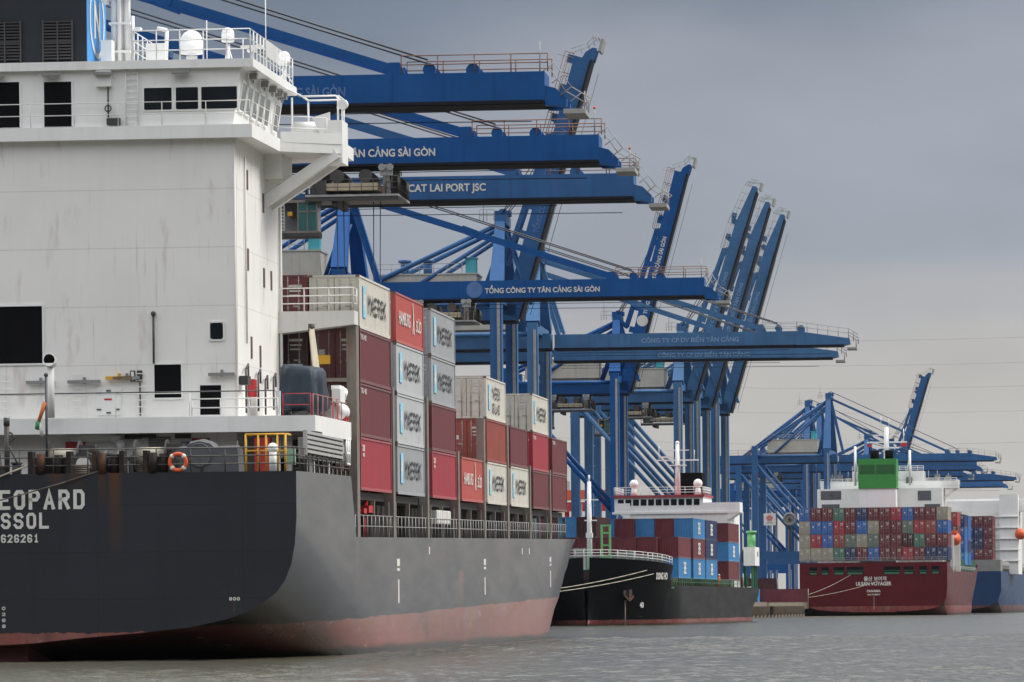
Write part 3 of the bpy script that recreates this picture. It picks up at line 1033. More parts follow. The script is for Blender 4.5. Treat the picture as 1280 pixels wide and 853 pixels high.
    for u, z0, z1 in ((8.7, 10.8, 12.8), (12.4, 11.0, 12.7), (14.6, 10.9, 12.5), (17.2, 11.2, 12.7)):
        mb.path([(9.5, u, z0), (9.5, u, z1), (9.5, u + .7, z1 + .25), (9.5, u + .7, z1 - .4)], .05, 5)
    mb.build('wall_pipe', [DARK], house)
    mb = MB(); mb.box(9.36, 9.62, 10.2, 11.2, 11.6, 12.4); mb.build('hose_cabinet', [REDP], house)
    mb = MB(); mb.box(9.36, 9.75, 7.6, 8.5, 12.05, 12.45); mb.build('junction_box', [DARK], house)

    # ---- boat deck
    mb = MB()
    plan = [(-13, 6.2), (13, 6.2), (13, 18.5), (9.34, 20.3), (-9.34, 20.3), (-13, 18.5)]
    mb.prism(plan, 9.88, 10.59, 'z')
    mb.box(11.2, 13.003, 8.5, 18.503, 9.75, 10.6)
    bd = mb.build('boat_deck', [WHITE], ship)
    mb = MB()
    mb.rail([(-12.9, 6.3, 10.6), (7.3, 6.3, 10.6)], 1.05, 3.6, .022, 1)
    db = MB(); db.tube((-12.9, 6.22, 11.68), (11.2, 6.22, 11.72), .03, 5); db.build('guard_wire', [WIRE], bd)
    mb.rail([(7.4, 6.28, 10.58), (11.3, 6.28, 10.58)], .8, 1.2, .03, 2)
    mb.build('rail', [WHITE], bd)
    mb = MB(); mb.box(11.2, 11.4, 6.3, 6.5, 10.58, 11.7); mb.build('rail_post', [WHITE], bd)
    mb = MB(); mb.rail([(11.5, 6.5, 10.58), (12.75, 6.6, 10.58)], 1.0, .9, .018, 2); mb.build('boat_rail', [REDP], bd)
    mb = MB(); mb.rail([(12.8, 7.0, 10.58), (12.8, 18.2, 10.6)], 1.0, 1.5, .02, 1); mb.build('boat_rail', [paint('rail_red_white', (.42, .16, .15), rough=.6, var=.5, ns=4)], bd)
    for k in range(6):
        mb = MB(); mb.box(12.3, 12.6, 14.5 + k * .55, 14.8 + k * .55, 10.58, 11.3 + .12 * (k % 3)); mb.build('gas_bottle', [(GREY, REDP, GALV)[k % 3]], bd)
    for v in (11.6, 12.6):
        for u in (7.5, 12.5, 17.6):
            mb = MB(); mb.box(v - .16, v + .16, u - .16, u + .16, 7.93, 10.02); mb.build('pillar', [WHITE_RUST], bd)
    for v in (-11.5,):
        for u in (7.5, 12.5, 17.6):
            mb = MB(); mb.box(v - .16, v + .16, u - .16, u + .16, 7.93, 10.02); mb.build('pillar', [WHITE_RUST], bd)
    mb = MB()   # open frame hanging under the forward corner
    for u in (16.9, 17.5, 18.1):
        mb.tube((12.95, u, 8.6), (12.95, u, 9.84), .07, 6)
    for z in (8.6, 9.1):
        mb.tube((12.95, 16.9, z), (12.95, 18.1, z), .07, 6)
    mb.build('boarding_frame', [WHITE], bd)

    # ---- side platform at the front of the house, lashing post
    for sg in (1, -1):
        mb = MB(); mb.prism([(sg * 9.33, 14.95), (sg * 13, 15.35), (sg * 13, 16.0), (sg * 9.33, 16.0)], 20.1, 21.5, 'y')
        pf = mb.build('side_platform', [WHITE_RUST], ship)
        mb = MB(); mb.rail([(sg * 9.4, 20.15, 16), (sg * 12.95, 20.15, 16), (sg * 12.95, 21.4, 16)], 1.1, 1.2, .03, 3); mb.build('rail', [WHITE], pf)

    # ---- bridge deck and wings
    mb = MB()
    half = [(10.15, 7.0), (10.3, 14.6), (12.98, 16.4), (12.98, 20.6), (9.0, 21.6)]
    mb.prism(half + [(-x, y) for x, y in half[::-1]], 23.17, 23.76, 'z')
    for s in (-1, 1):
        mb.box(min(s * 12.2, s * 13.0), max(s * 12.2, s * 13.0), 16.4, 18.4, 22.75, 24.75)
        mb.beam((s * 10.35, 14.7, 23.85), (s * 12.95, 16.42, 23.85), .12, .5)
        for u in (16.4, 18.6):
            mb.beam((s * 9.2, u, 20.9), (s * 12.75, u, 23.2), .5, .5)
        mb.box(min(s * 9.3, s * 10.2), max(s * 9.3, s * 10.2), 16.0, 19.2, 22.0, 23.2)
    br = mb.build('bridge_deck', [WHITE], ship)
    mb = MB()
    mb.rail([(-10.0, 7.1, 23.76), (10.05, 7.1, 23.76), (10.2, 14.6, 23.76), (12.3, 16.2, 23.76)], 1.08, 2.1, .022, 2)
    mb.build('rail', [WHITE], br)
    mb = MB()   # awning frame over the wing
    for a in ((10.4, 18.0), (12.6, 18.0), (10.9, 20.0), (12.6, 20.0)):
        mb.tube((a[0], a[1], 23.76), (a[0], a[1], 26.0), .05, 6)
    mb.path([(10.2, 18.0, 26.4), (10.9, 18.0, 26.05), (12.5, 18.0, 26.05), (12.8, 18.0, 25.7), (12.8, 18.0, 24.6)], .05, 6)
    mb.path([(10.9, 20.0, 26.05), (12.6, 20.0, 26.05)], .05, 6); mb.path([(10.9, 18, 26.05), (10.9, 20, 26.05)], .05, 6); mb.path([(12.6, 18, 26.05), (12.6, 20, 26.05)], .05, 6)
    mb.build('awning_frame', [WHITE], br)
    mb = MB(); mb.tube((12.9, 17.2, 25.55), (12.9, 17.75, 25.6), .24, 12); mb.tube((12.9, 17.5, 24.75), (12.9, 17.5, 25.4), .06, 6)
    mb.build('searchlight', [WHITE], br)
    mb = MB(); mb.tube((10.6, 17.2, 24.35), (12.3, 17.2, 24.35), .42, 14); mb.box(10.9, 11.2, 16.9, 17.5, 23.76, 24.2); mb.box(11.8, 12.1, 16.9, 17.5, 23.76, 24.2)
    mb.build('life_raft_canister', [WHITE], br)
    mb = MB(); mb.prism([(11.55, 24.9), (12.4, 25.15), (12.4, 23.8), (12.1, 23.8)], 16.55, 16.65, 'y'); mb.build('wind_screen', [WHITE], br)

    mb = MB()   # wheelhouse, sides leaning outwards
    sec = [(-9.2, 23.76), (9.2, 23.76), (9.62, 26.4), (-9.62, 26.4)]
    mb.prism(sec, 7.5, 20.6, 'y')
    wh = mb.build('wheelhouse', [WHITE], ship)
    for c, wd in ((5.80, 1.30), (7.13, 1.05), (8.60, 1.66)):
        mb = MB(); rr_window(mb, 'aft', (c, 7.5, 25.02), wd, 1.0, .03, .1)
        w = mb.build('window', [GLASS], wh)
        mb = MB()
        for dx in (-1, 1):
            mb.box(c + dx * (wd / 2 + .02) - .035, c + dx * (wd / 2 + .02) + .035, 7.45, 7.5, 24.46, 25.58)
        for dz in (24.48, 25.54):
            mb.box(c - wd / 2, c + wd / 2, 7.45, 7.5, dz - .03, dz + .03)
        mb.build('window_frame', [WHITE], w)
    for c in (-8.6, -7.13, -5.8):
        mb = MB(); rr_window(mb, 'aft', (c, 7.5, 25.02), 1.25, 1.0, .03, .1); mb.build('window', [GLASS], wh)
    for i, u in enumerate((8.9, 10.7, 12.5, 14.3, 16.1, 19.2)):
        mb = MB()
        a, b_ = (9.2 + (.42 / 2.64) * (24.55 - 23.76)) + .012, (9.2 + (.42 / 2.64) * (25.75 - 23.76)) + .012
        hw = .66 if i < 5 else .7
        mb.prism([(a, 24.55), (b_, 25.75), (b_ + .04, 25.75), (a + .04, 24.55)], u - hw, u + hw, 'y')
        w = mb.build('window', [GLASS_PALE], wh)
        mb = MB()
        for du in (-hw - .05, hw + .05):
            mb.prism([(a - .03, 24.5), (b_ - .03, 25.8), (b_ + .06, 25.8), (a + .06, 24.5)], u + du - .05, u + du + .05, 'y')
        mb.beam((a + .02, u - hw - .05, 24.5), (a + .02, u + hw + .05, 24.5), .09, .08); mb.beam((b_ + .02, u - hw - .05, 25.8), (b_ + .02, u + hw + .05, 25.8), .09, .08)
        mb.build('window_frame', [WHITE], w)
    for x0, x1, z0, z1 in ((-2.2, -.55, 23.85, 25.9), (.58, 1.84, 23.85, 25.87)):
        mb = MB(); mb.box(x0, x1, 7.46, 7.52, z0, z1); d = mb.build('doorway', [BLACK], wh)
        mb = MB(); mb.box(x0 - .08, x0, 7.44, 7.5, z0, z1); mb.box(x1, x1 + .08, 7.44, 7.5, z0, z1); mb.box(x0, x1, 7.44, 7.5, z1, z1 + .07)
        mb.build('door_frame', [WHITE], d)
    for x in (.95, 3.35, 6.9, -1.6):
        mb = MB(); mb.box(x - .4, x + .4, 7.0, 7.3, 26.1, 26.24); mb.build('lamp', [GREY], wh)
    mb = MB()
    for k in range(9):
        mb.tube((4.35, 7.4, 23.95 + k * .28), (4.9, 7.4, 23.95 + k * .28), .02, 4)
    mb.tube((4.35, 7.4, 23.8), (4.35, 7.4, 26.5), .025, 4); mb.tube((4.9, 7.4, 23.8), (4.9, 7.4, 26.5), .025, 4)
    mb.build('ladder', [WHITE], wh)
    mb = MB(); mb.tube((3.55, 7.3, 24.2), (3.55, 7.3, 25.6), .04, 6); mb.box(3.5, 4.1, 7.1, 7.4, 23.85, 24.15); mb.torus((3.55, 7.25, 24.6), .14, .03, 'y', 12, 6)
    mb.build('fire_hose', [DARK], wh)
    for u in (9.5, 13, 15.5, 17.5, 18.8):      # gear under the roof edge of the side
        mb = MB(); mb.box(9.7, 10.05, u - .2, u + .2, 26.0, 26.3); mb.path([(9.7, u, 26.1), (9.75, u + .6, 25.9), (9.75, u + .9, 26.2)], .04, 5)
        mb.build('side_lamp', [GREY], wh)

    mb = MB()
    mb.prism([(-10.2, 7.2), (10.2, 7.2), (10.25, 20.7), (-10.25, 20.7)], 26.36, 26.74, 'z')
    rf = mb.build('wheelhouse_roof', [WHITE], ship)
    mb = MB()
    mb.rail([(4.7, 7.4, 26.74), (10.05, 7.4, 26.74), (10.1, 20.4, 26.74)], 1.35, 1.0, .03, 3)
    mb.rail([(4.7, 7.4, 26.74), (4.7, 12.4, 26.74)], 1.35, 1.2, .03, 3)
    mb.build('rail', [WHITE], rf)
    mb = MB(); mb.box(10.13, 10.16, 11.5, 15.5, 27.3, 28.0); mb.build('name_board', [paint('name_board_white', (.62, .62, .6), rough=.5)], rf)
    # satellite domes
    for x, y, z, r, m in ((6.7, 11.5, 27.55, .52, 1), (8.0, 14.0, 28.35, .30, 1), (9.9, 19.0, 27.75, .30, .7)):
        mb = MB()
        mb.tube((x, y, 26.74), (x, y, z - .2), .10 if r < .5 else .26, 10)
        for a in range(3):
            t = a * 2.1
            mb.tube((x + .75 * r * 1.9 * math.cos(t), y + .75 * r * 1.9 * math.sin(t), 26.74), (x, y, z - .35), .035, 5)
        o = mb.build('dome_stand', [WHITE], rf)
        mb = MB()
        mb.tube((x, y, z - .1), (x, y, z + r * .9), r, 18); mb.sphere((x, y, z + r * .9), r, 18, 10)
        mb.build('radar_dome', [WHITE], o)
    mb = MB()
    for x, y, hgt in ((9.6, 15.2, 3.9), (7.2, 12.8, 2.4), (8.4, 16, 1.9)):
        mb.tube((x, y, 26.74), (x, y, 26.74 + hgt), .022, 5)
    mb.build('whip_antenna', [WHITE], rf)
    mb = MB(); mb.tube((9.0, 14.8, 26.74), (9.0, 14.8, 28.0), .06, 6); mb.box(8.5, 9.5, 14.6, 15.0, 28.0, 28.15); mb.box(8.8, 9.2, 14.5, 15.1, 27.85, 28.0)
    mb.build('radar_scanner', [WHITE_RUST], rf)
    mb = MB(); mb.box(5.0, 5.9, 9.0, 9.7, 26.74, 27.7); mb.path([(5.9, 9.2, 27.0), (5.95, 9.2, 28.3), (5.5, 9.2, 28.4)], .09, 8)
    mb.build('roof_locker', [WHITE], rf)

    # ---- funnel
    mb = MB()
    fz = 31.5
    mb.box(-6.2, 2.27, 9.0, 13.8, 26.74, fz)
    mb.box(-6.3, 2.33, 8.9, 13.9, 26.70, 26.9)
    fu = mb.build('funnel', [FUNNEL], ship)
    mb = MB(); mb.box(2.27, 2.30, 9.02, 13.78, 26.92, fz - .02)
    pn = mb.build('emblem_panel', [SKYBLUE], fu)
    el = MB()
    n = 40
    o_, i_ = [], []
    for k in range(n):
        t = 2 * PI * k / n
        o_.append((11.4 + 1.85 * math.cos(t), 29.05 + 1.75 * math.sin(t))); i_.append((11.4 + 1.58 * math.cos(t), 29.05 + 1.50 * math.sin(t)))
    vv = [(2.325, y, z) for y, z in o_] + [(2.325, y, z) for y, z in i_]
    el.add(vv, [(k, (k + 1) % n, n + (k + 1) % n, n + k) for k in range(n)])
    el.build('emblem_ring', [LETTER], pn)
    lettering('N', 1.45, 1.75, LETTER, pn, face_m('star', (2.315, 11.4, 29.05)), 'emblem_letter', bold=.03)
    for x0, x1 in ((.31, 1.59), (-2.2, -.80)):
        mb = MB(); mb.box(x0, x1, 8.93, 9.02, 26.98, 28.78)
        lv = mb.build('louver', [BLACK], fu)
        mb = MB()
        for k in range(13):
            zz = 27.05 + k * .14
            mb.add([(x0, 8.93, zz), (x1, 8.93, zz), (x1, 8.88, zz + .07), (x0, 8.88, zz + .07)], [(0, 1, 2, 3)])
        mb.box(x0 - .07, x0, 8.86, 9.0, 26.95, 28.85); mb.box(x1, x1 + .07, 8.86, 9.0, 26.95, 28.85); mb.box((x0 + x1) / 2 - .03, (x0 + x1) / 2 + .03, 8.86, 8.93, 26.98, 28.78)
        mb.box(x0, x1, 8.86, 8.93, 27.85, 27.9)
        mb.build('louver_blades', [paint('louver_grey', (.05, .05, .055), rough=.6)], lv)
    mb = MB()
    for x, y in ((-4.8, 11), (-3.4, 11.2), (-2.0, 11)):
        mb.tube((x, y, fz - .1), (x, y - .5, fz + 1.6), .38, 12)
    mb.build('exhaust_pipe', [DARK], fu)
    # ---- mast of bundled pipes beside the funnel
    mb = MB()
    for x, y, r in ((3.05, 11.9, .17), (3.35, 12.1, .15), (3.62, 12, .16), (3.3, 11.7, .10)):
        mb.tube((x, y, 26.74), (x, y, 34), r, 10)
    for z in (27.6, 28.9, 30.1, 31.3):
        mb.box(2.82, 3.82, 11.6, 12.3, z, z + .10)
    mb.box(3.0, 3.7, 7.25, 7.9, 25.6, 26.36); mb.box(2.6, 3.1, 10.8, 11.6, 26.74, 28.1); mb.tube((3.9, 11.9, 26.74), (3.9, 11.9, 29.3), .08, 6)
    mb.beam((2.0, 12, 30.2), (3.2, 12, 30.0), .1, .1); mb.beam((2.1, 12, 30.9), (3.2, 12, 30.1), .06, .06)
    mb.box(2.5, 2.75, 11.7, 12.2, 29.9, 30.1); mb.box(4.0, 4.3, 11.6, 12.1, 28.6, 28.75)
    mb.build('mast', [WHITE], ship)

    # ---- poop deck gear
    def winch(x, y, name='mooring_winch', m=DARK):
        mb = MB()
        mb.tube((x - .9, y, 8.75), (x + .5, y, 8.75), .42, 14, mi=1)
        for dx in (-.9, .5):
            mb.disc((x + dx, y, 8.75), .75, 'x', 20, .08)
        mb.box(x + .55, x + 1.25, y - .45, y + .45, 7.93, 9.3); mb.tube((x + 1.25, y, 8.75), (x + 1.75, y, 8.75), .3, 12)
        mb.box(x - 1.1, x - .95, y - .5, y + .5, 7.93, 8.8); mb.box(x - 1.1, x + 1.4, y - .6, y + .6, 7.93, 8.05)
        mb.build(name, [m, ROPE], ship)
    winch(2.3, 3.6); winch(6.3, 3.2); winch(-2.6, 3.6)
    mb = MB()
    for x, y in ((4.15, 1.0), (4.75, 1.0)):
        mb.tube((x, y, 7.93), (x, y, 8.75), .22, 12); mb.tube((x, y, 8.75), (x, y, 8.85), .28, 12)
    mb.box(3.8, 5.1, .7, 1.3, 7.93, 8.05)
    mb.build('mooring_bitts', [DARK], ship)
    mb = MB()
    mb.path([(1.7, 7.2, 9.75), (3.6, 7.2, 9.75), (3.95, 7.2, 9.6), (4.0, 7.2, 9.2), (4.0, 7.2, 7.95)], .20, 12)
    mb.build('air_duct', [WHITE], ship)
    mb = MB(); mb.tube((3.2, 2.2, 8.35), (3.2, 2.75, 8.35), .62, 20); mb.tube((3.2, 2.15, 8.42), (3.2, 2.2, 8.42), .32, 16, mi=1)
    mb.build('reel', [DARK, LETTER], ship)
    mb = MB(); mb.box(1.4, 2.3, 7.40, 7.5, 9.15, 9.55); mb.build('hose_box', [REDP], house)
    mb = MB(); mb.box(7.2, 8.0, 7.44, 7.5, 8.9, 9.65, 0); mb.box(7.2, 8.0, 7.42, 7.44, 9.5, 9.65, 1); mb.box(6.7, 7.1, 7.44, 7.5, 9.1, 9.5, 2)
    mb.build('safety_poster', [paint('poster', (.55, .5, .46), rough=.7), REDP, GREY], house)
    for x, z in ((6.8, 9.7), (5.2, 9.75), (4.5, 9.7)):
        mb = MB(); mb.box(x - .35, x + .35, 7.25, 7.5, z - .05, z + .15); mb.build('deck_lamp', [DARK], house)
    mb = MB(); mb.box(5.2, 6.2, 7.45, 7.5, 7.95, 9.75); mb.build('doorway', [GREY], house)
    mb = MB(); mb.tube((9.9, 3.3, 7.93), (9.9, 3.3, 9.4), .05, 6); mb.path([(8.6, 1.6, 7.95), (8.6, 1.6, 8.5), (8.2, 1.6, 8.7)], .06, 6)
    mb.tube((7.3, 1.4, 8.5), (7.3, 1.75, 8.5), .26, 14); mb.box(6.0, 7.2, 1.4, 2.2, 7.93, 8.55)
    mb.build('valve_gear', [DARK], ship)
    # tarpaulin-covered machinery
    mb = MB()
    prof = [(7.45, 7.93), (7.42, 9.05), (7.5, 9.12), (7.85, 9.14), (8.05, 9.36), (8.5, 9.47), (8.95, 9.36), (9.12, 9.16), (9.2, 9.12), (10.05, 9.18), (10.15, 9.1), (10.2, 7.93)]
    n = 5
    rings = [[(x + .04 * math.sin(5 * z + k), 1.6 + k * .5, 7.93 + (z - 7.93) * (.93 if k in (0, n - 1) else 1 + .02 * math.sin(4 * x + 2 * k))) for x, z in prof] for k in range(n)]
    vv = [p for r_ in rings for p in r_]
    q = len(prof)
    mb.add(vv, [(k * q + j, k * q + j + 1, (k + 1) * q + j + 1, (k + 1) * q + j) for k in range(n - 1) for j in range(q - 1)] + [tuple(range(q)), tuple(range((n - 1) * q, n * q))], 0, False)
    mb.tube((8.5, 1.55, 8.75), (8.5, 1.62, 8.75), .5, 20); mb.torus((8.5, 1.56, 8.75), .5, .03, 'y', 20, 6)
    mb.build('covered_winch', [COVER], ship)
    # dark clutter along the stern: drums, chests, coils, brackets
    rc = random.Random(5)
    for i in range(22):
        x = -5.5 + i * .62 + rc.uniform(-.2, .2)
        if 7.2 < x < 10.4: continue
        y = rc.uniform(1.2, 5.5); h_ = rc.uniform(.35, 1.15)
        mb = MB(); kind = i % 4
        if kind == 0:
            mb.box(x - .3, x + .3, y, y + .6, 7.93, 7.93 + h_); mb.box(x - .36, x + .36, y - .05, y + .65, 7.93 + h_, 8.0 + h_)
        elif kind == 1:
            mb.tube((x, y, 7.93), (x, y, 7.93 + h_), .2, 10); mb.tube((x, y, 7.93 + h_), (x, y, 8.03 + h_), .27, 10)
        elif kind == 2:
            for q_ in range(4):
                mb.torus((x, y, 8.0 + q_ * .1), .38 - .02 * q_, .055, 'z', 14, 6)
        else:
            mb.tube((x - .2, y, 8.3), (x + .25, y, 8.3), .33, 14); mb.disc((x - .2, y, 8.3), .45, 'x', 16, .06); mb.disc((x + .25, y, 8.3), .45, 'x', 16, .06)
        mb.build(('deck_chest', 'ventilator_head', 'rope_coil', 'small_drum')[kind], [(DARK, DARK, ROPE_DK, RUSTY)[kind]], ship)
    # hand rail cage, yellow
    mb = MB()
    for x in (10.6, 11.15, 11.5, 12.0, 12.35):
        mb.tube((x, 1.3, 7.93), (x, 1.3, 9.62), .055, 6)
    mb.tube((10.6, 1.3, 9.62), (12.35, 1.3, 9.62), .055, 6); mb.tube((10.6, 1.3, 8.9), (12.35, 1.3, 8.9), .04, 6); mb.tube((10.6, 1.3, 9.62), (10.6, 2.8, 9.62), .055, 6); mb.tube((12.35, 1.3, 9.62), (12.35, 2.8, 9.62), .055, 6)
    mb.build('yellow_hand_frame', [YELLOW], ship)
    for x in (11.85,):
        mb = MB(); mb.tube((x, .9, 7.95), (x, .9, 9.0), .17, 10); mb.sphere((x, .9, 9.0), .24, 10, 6); mb.build('mushroom_vent', [WHITE], ship)
    mb = MB(); mb.box(10.2, 10.9, 6.4, 7.0, 7.93, 9.6); mb.build('fire_locker', [REDP], ship)
    mb = MB(); mb.box(12.3, 12.65, 2.0, 2.4, 8.3, 9.0); mb.build('meter_box', [paint('pale_green', (.25, .42, .33), rough=.5)], ship)
    # stowed gangway: a ribbed bundle on the ship's side
    mb = MB()
    for k in range(5):
        z = 8.92 + k * .21
        mb.beam((12.95, 3.6, z), (12.95, 15.6, z - .05), .10, .13)
    for u in (3.6, 15.6):
        mb.beam((12.9, u, 8.75), (12.9, u, 9.85), .16, .2)
    mb.box(12.55, 12.85, 3.8, 15.4, 8.6, 9.55, 1)
    mb.build('stowed_gangway', [paint('aluminium', (.46, .46, .45), rough=.35, var=.1, metal=.4), GREY], ship)
    mb = MB()
    for k in range(7):
        u = 8 + k * 1.5
        mb.tube((12.6, u, 7.95), (12.6, u, 8.75), .09, 8); mb.box(12.3, 12.85, u + .4, u + .65, 7.95, 8.3 + .05 * (k % 3))
    mb.build('deck_fittings', [RUSTY], ship)

    # ---- below the side stacks: coamings, hatch covers, stanchions, rail
    mb = MB(); mb.box(-10.4, 10.4, 22.3, 141, 5.12, 7.0); mb.build('hatch_coaming', [paint('coaming', (.05, .045, .04), rough=.7, var=.3, rust=.5)], ship)
    mb = MB(); mb.box(-12.6, 12.6, 22.3, 34.2, 7.02, 7.40)
    for u in COLS[1:]:
        mb.box(-12.6, 12.6, u + .1, u + 12.1, 7.02, 7.40)
    mb.build('hatch_cover', [DARK], ship)
    mb = MB(); mb.rail([(12.9, 20.4, 5.18), (12.9, 139, 5.47)], 1.05, 1.55, .028, 2); mb.build('side_rail', [GALV], ship)
    for i, u in enumerate(COLS):
        for t in (.3, 6.1, 11.9):
            mb = MB(); mb.beam((12.75, u + t, 5.2), (12.75, u + t, 7.02), .22, .24); mb.build('stanchion', [RUSTY], ship)
    tops = [16.0, 12.9, 12.9, 10.3, 12.6, 12.6, 10.3, 10.3]
    for i, u in enumerate(COLS):
        g = (u - .75) if i == 0 else (COLS[i - 1] + 12.192 + u) / 2
        wd = .5 if i == 0 else .40
        mb = MB()
        for s in (-1, 1):
            mb.box(min(s * 12.5, s * 12.97), max(s * 12.5, s * 12.97), g - wd, g + wd, 5.15, tops[i])
        for v in (-7.5, -2.5, 2.5, 7.5):
            mb.box(v - .15, v + .15, g - .3, g + .3, 5.15, tops[i] - .2)
        z = 7.4
        while z < tops[i] - .3:
            mb.box(-12.5, 12.5, g - wd, g + wd, z, z + .18); z += 2.62
        if i == 0:
            mb.box(-12.5, 12.5, g - wd, g + wd, 15.6, 15.8)
        mb.build('lashing_bridge', [RUSTY], ship)
    for v, z, m in ((11.4, 13.5, YELLOW), (10.0, 11.4, YELLOW), (11.6, 10.1, ORANGE)):
        mb = MB(); mb.box(v - .3, v + .3, 20.9, 21.3, z, z + .42); mb.build('lashing_gear_box', [m], ship)
    # red fire monitor and store lockers under the stacks
    mb = MB()
    mb.tube((12.4, 27.5, 5.15), (12.4, 27.5, 6.6), .12, 8); mb.box(12.0, 12.8, 26.4, 28.6, 6.4, 6.75); mb.beam((12.5, 27.6, 6.7), (12.5, 28.4, 7.75), .12, .3); mb.box(12.3, 12.75, 24.9, 26.0, 6.35, 6.6)
    mb.build('fire_monitor', [REDP], ship)
    mb = MB(); mb.box(12.2, 12.85, 55.5, 62.5, 6.05, 6.8)
    for k in range(8):
        mb.box(12.84, 12.88, 55.6 + k * .88, 56.3 + k * .88, 6.1, 6.75)
    mb.build('deck_locker', [WHITE_RUST], ship)
    return ship


COLS = [22.1, 36.7, 52.5, 67.6, 82.0, 96.9, 112.6, 127.6]
near_ship()


def at1(v, u, z):
    return M1 @ Matrix.Translation((v, u, z))


ORD = ['first', 'second', 'third', 'fourth', 'fifth', 'sixth', 'seventh', 'eighth', 'ninth', 'tenth', 'eleventh', 'twelfth', 'thirteenth']


def near_stacks():
    # colours and marks of each outer stack, bottom tier first
    outer = [
        [('red', 'marks'), ('maroon', 'number'), ('maroon', 'number'), ('cream', 'line')],
        [('grey', 'line'), ('light', 'line'), ('light', 'line'), ('coral', 'script')],
        [('red', 'marks'), ('maroon', None), ('grey', 'line'), ('grey', 'line')],
        [('coral', 'script')],
        [('cream', 'line'), ('brick', None), ('cream', 'sealand')],
        [('cream', 'line'), ('maroon', None)],
        [('maroon', None), ('red', 'number'), ('cream', 'line')],
        [('maroon', None), ('maroon', 'number')],
    ]
    mark_word = {'line': 'with star and black lettering', 'sealand': 'with star and two-line lettering', 'script': 'with white slanted lettering',
                 'marks': 'with small white figures', 'number': 'with small white number', None: 'plain'}
    z0 = 7.43
    for i, st in enumerate(outer):
        for k, (col, lg) in enumerate(st):
            tier = ('only tier' if len(st) == 1 else 'bottom tier' if k == 0 else 'top tier' if k == len(st) - 1 else ORD[k] + ' tier')
            lab = '%s container %s, %s, %s stack ahead of deckhouse' % (CC[col][1], mark_word[lg], tier, ORD[i])
            dv = random.uniform(-.03, .03)
            r = container(at1(13 - W2 - .01 + dv * .3, COLS[i] + 6.096 + dv, z0 + k * 2.606), col, lab, 'containers stacked on the near grey ship')
            if lg: logo(r, lg, 2.591, 12.192)
    # the inner stacks seen past the house
    for j, st in enumerate((['dark', 'dark', 'dark', 'maroon'], ['dark', 'dark', 'dark', 'maroon'])):
        for k, col in enumerate(st):
            tier = ('bottom tier', 'second tier', 'third tier', 'top tier')[k]
            lab = '%s container behind the deckhouse, %s, %s row inboard of the cream one' % (CC[col][1], tier, ORD[j])
            container(at1(13 - W2 - .01 - 2.5 * (j + 1), COLS[0] + 6.096 - .15, z0 + k * 2.606 + .02), col, lab, 'containers stacked on the near grey ship')
    # orange repair patch stays on the third light box of the second stack
    mb = MB()
near_stacks()


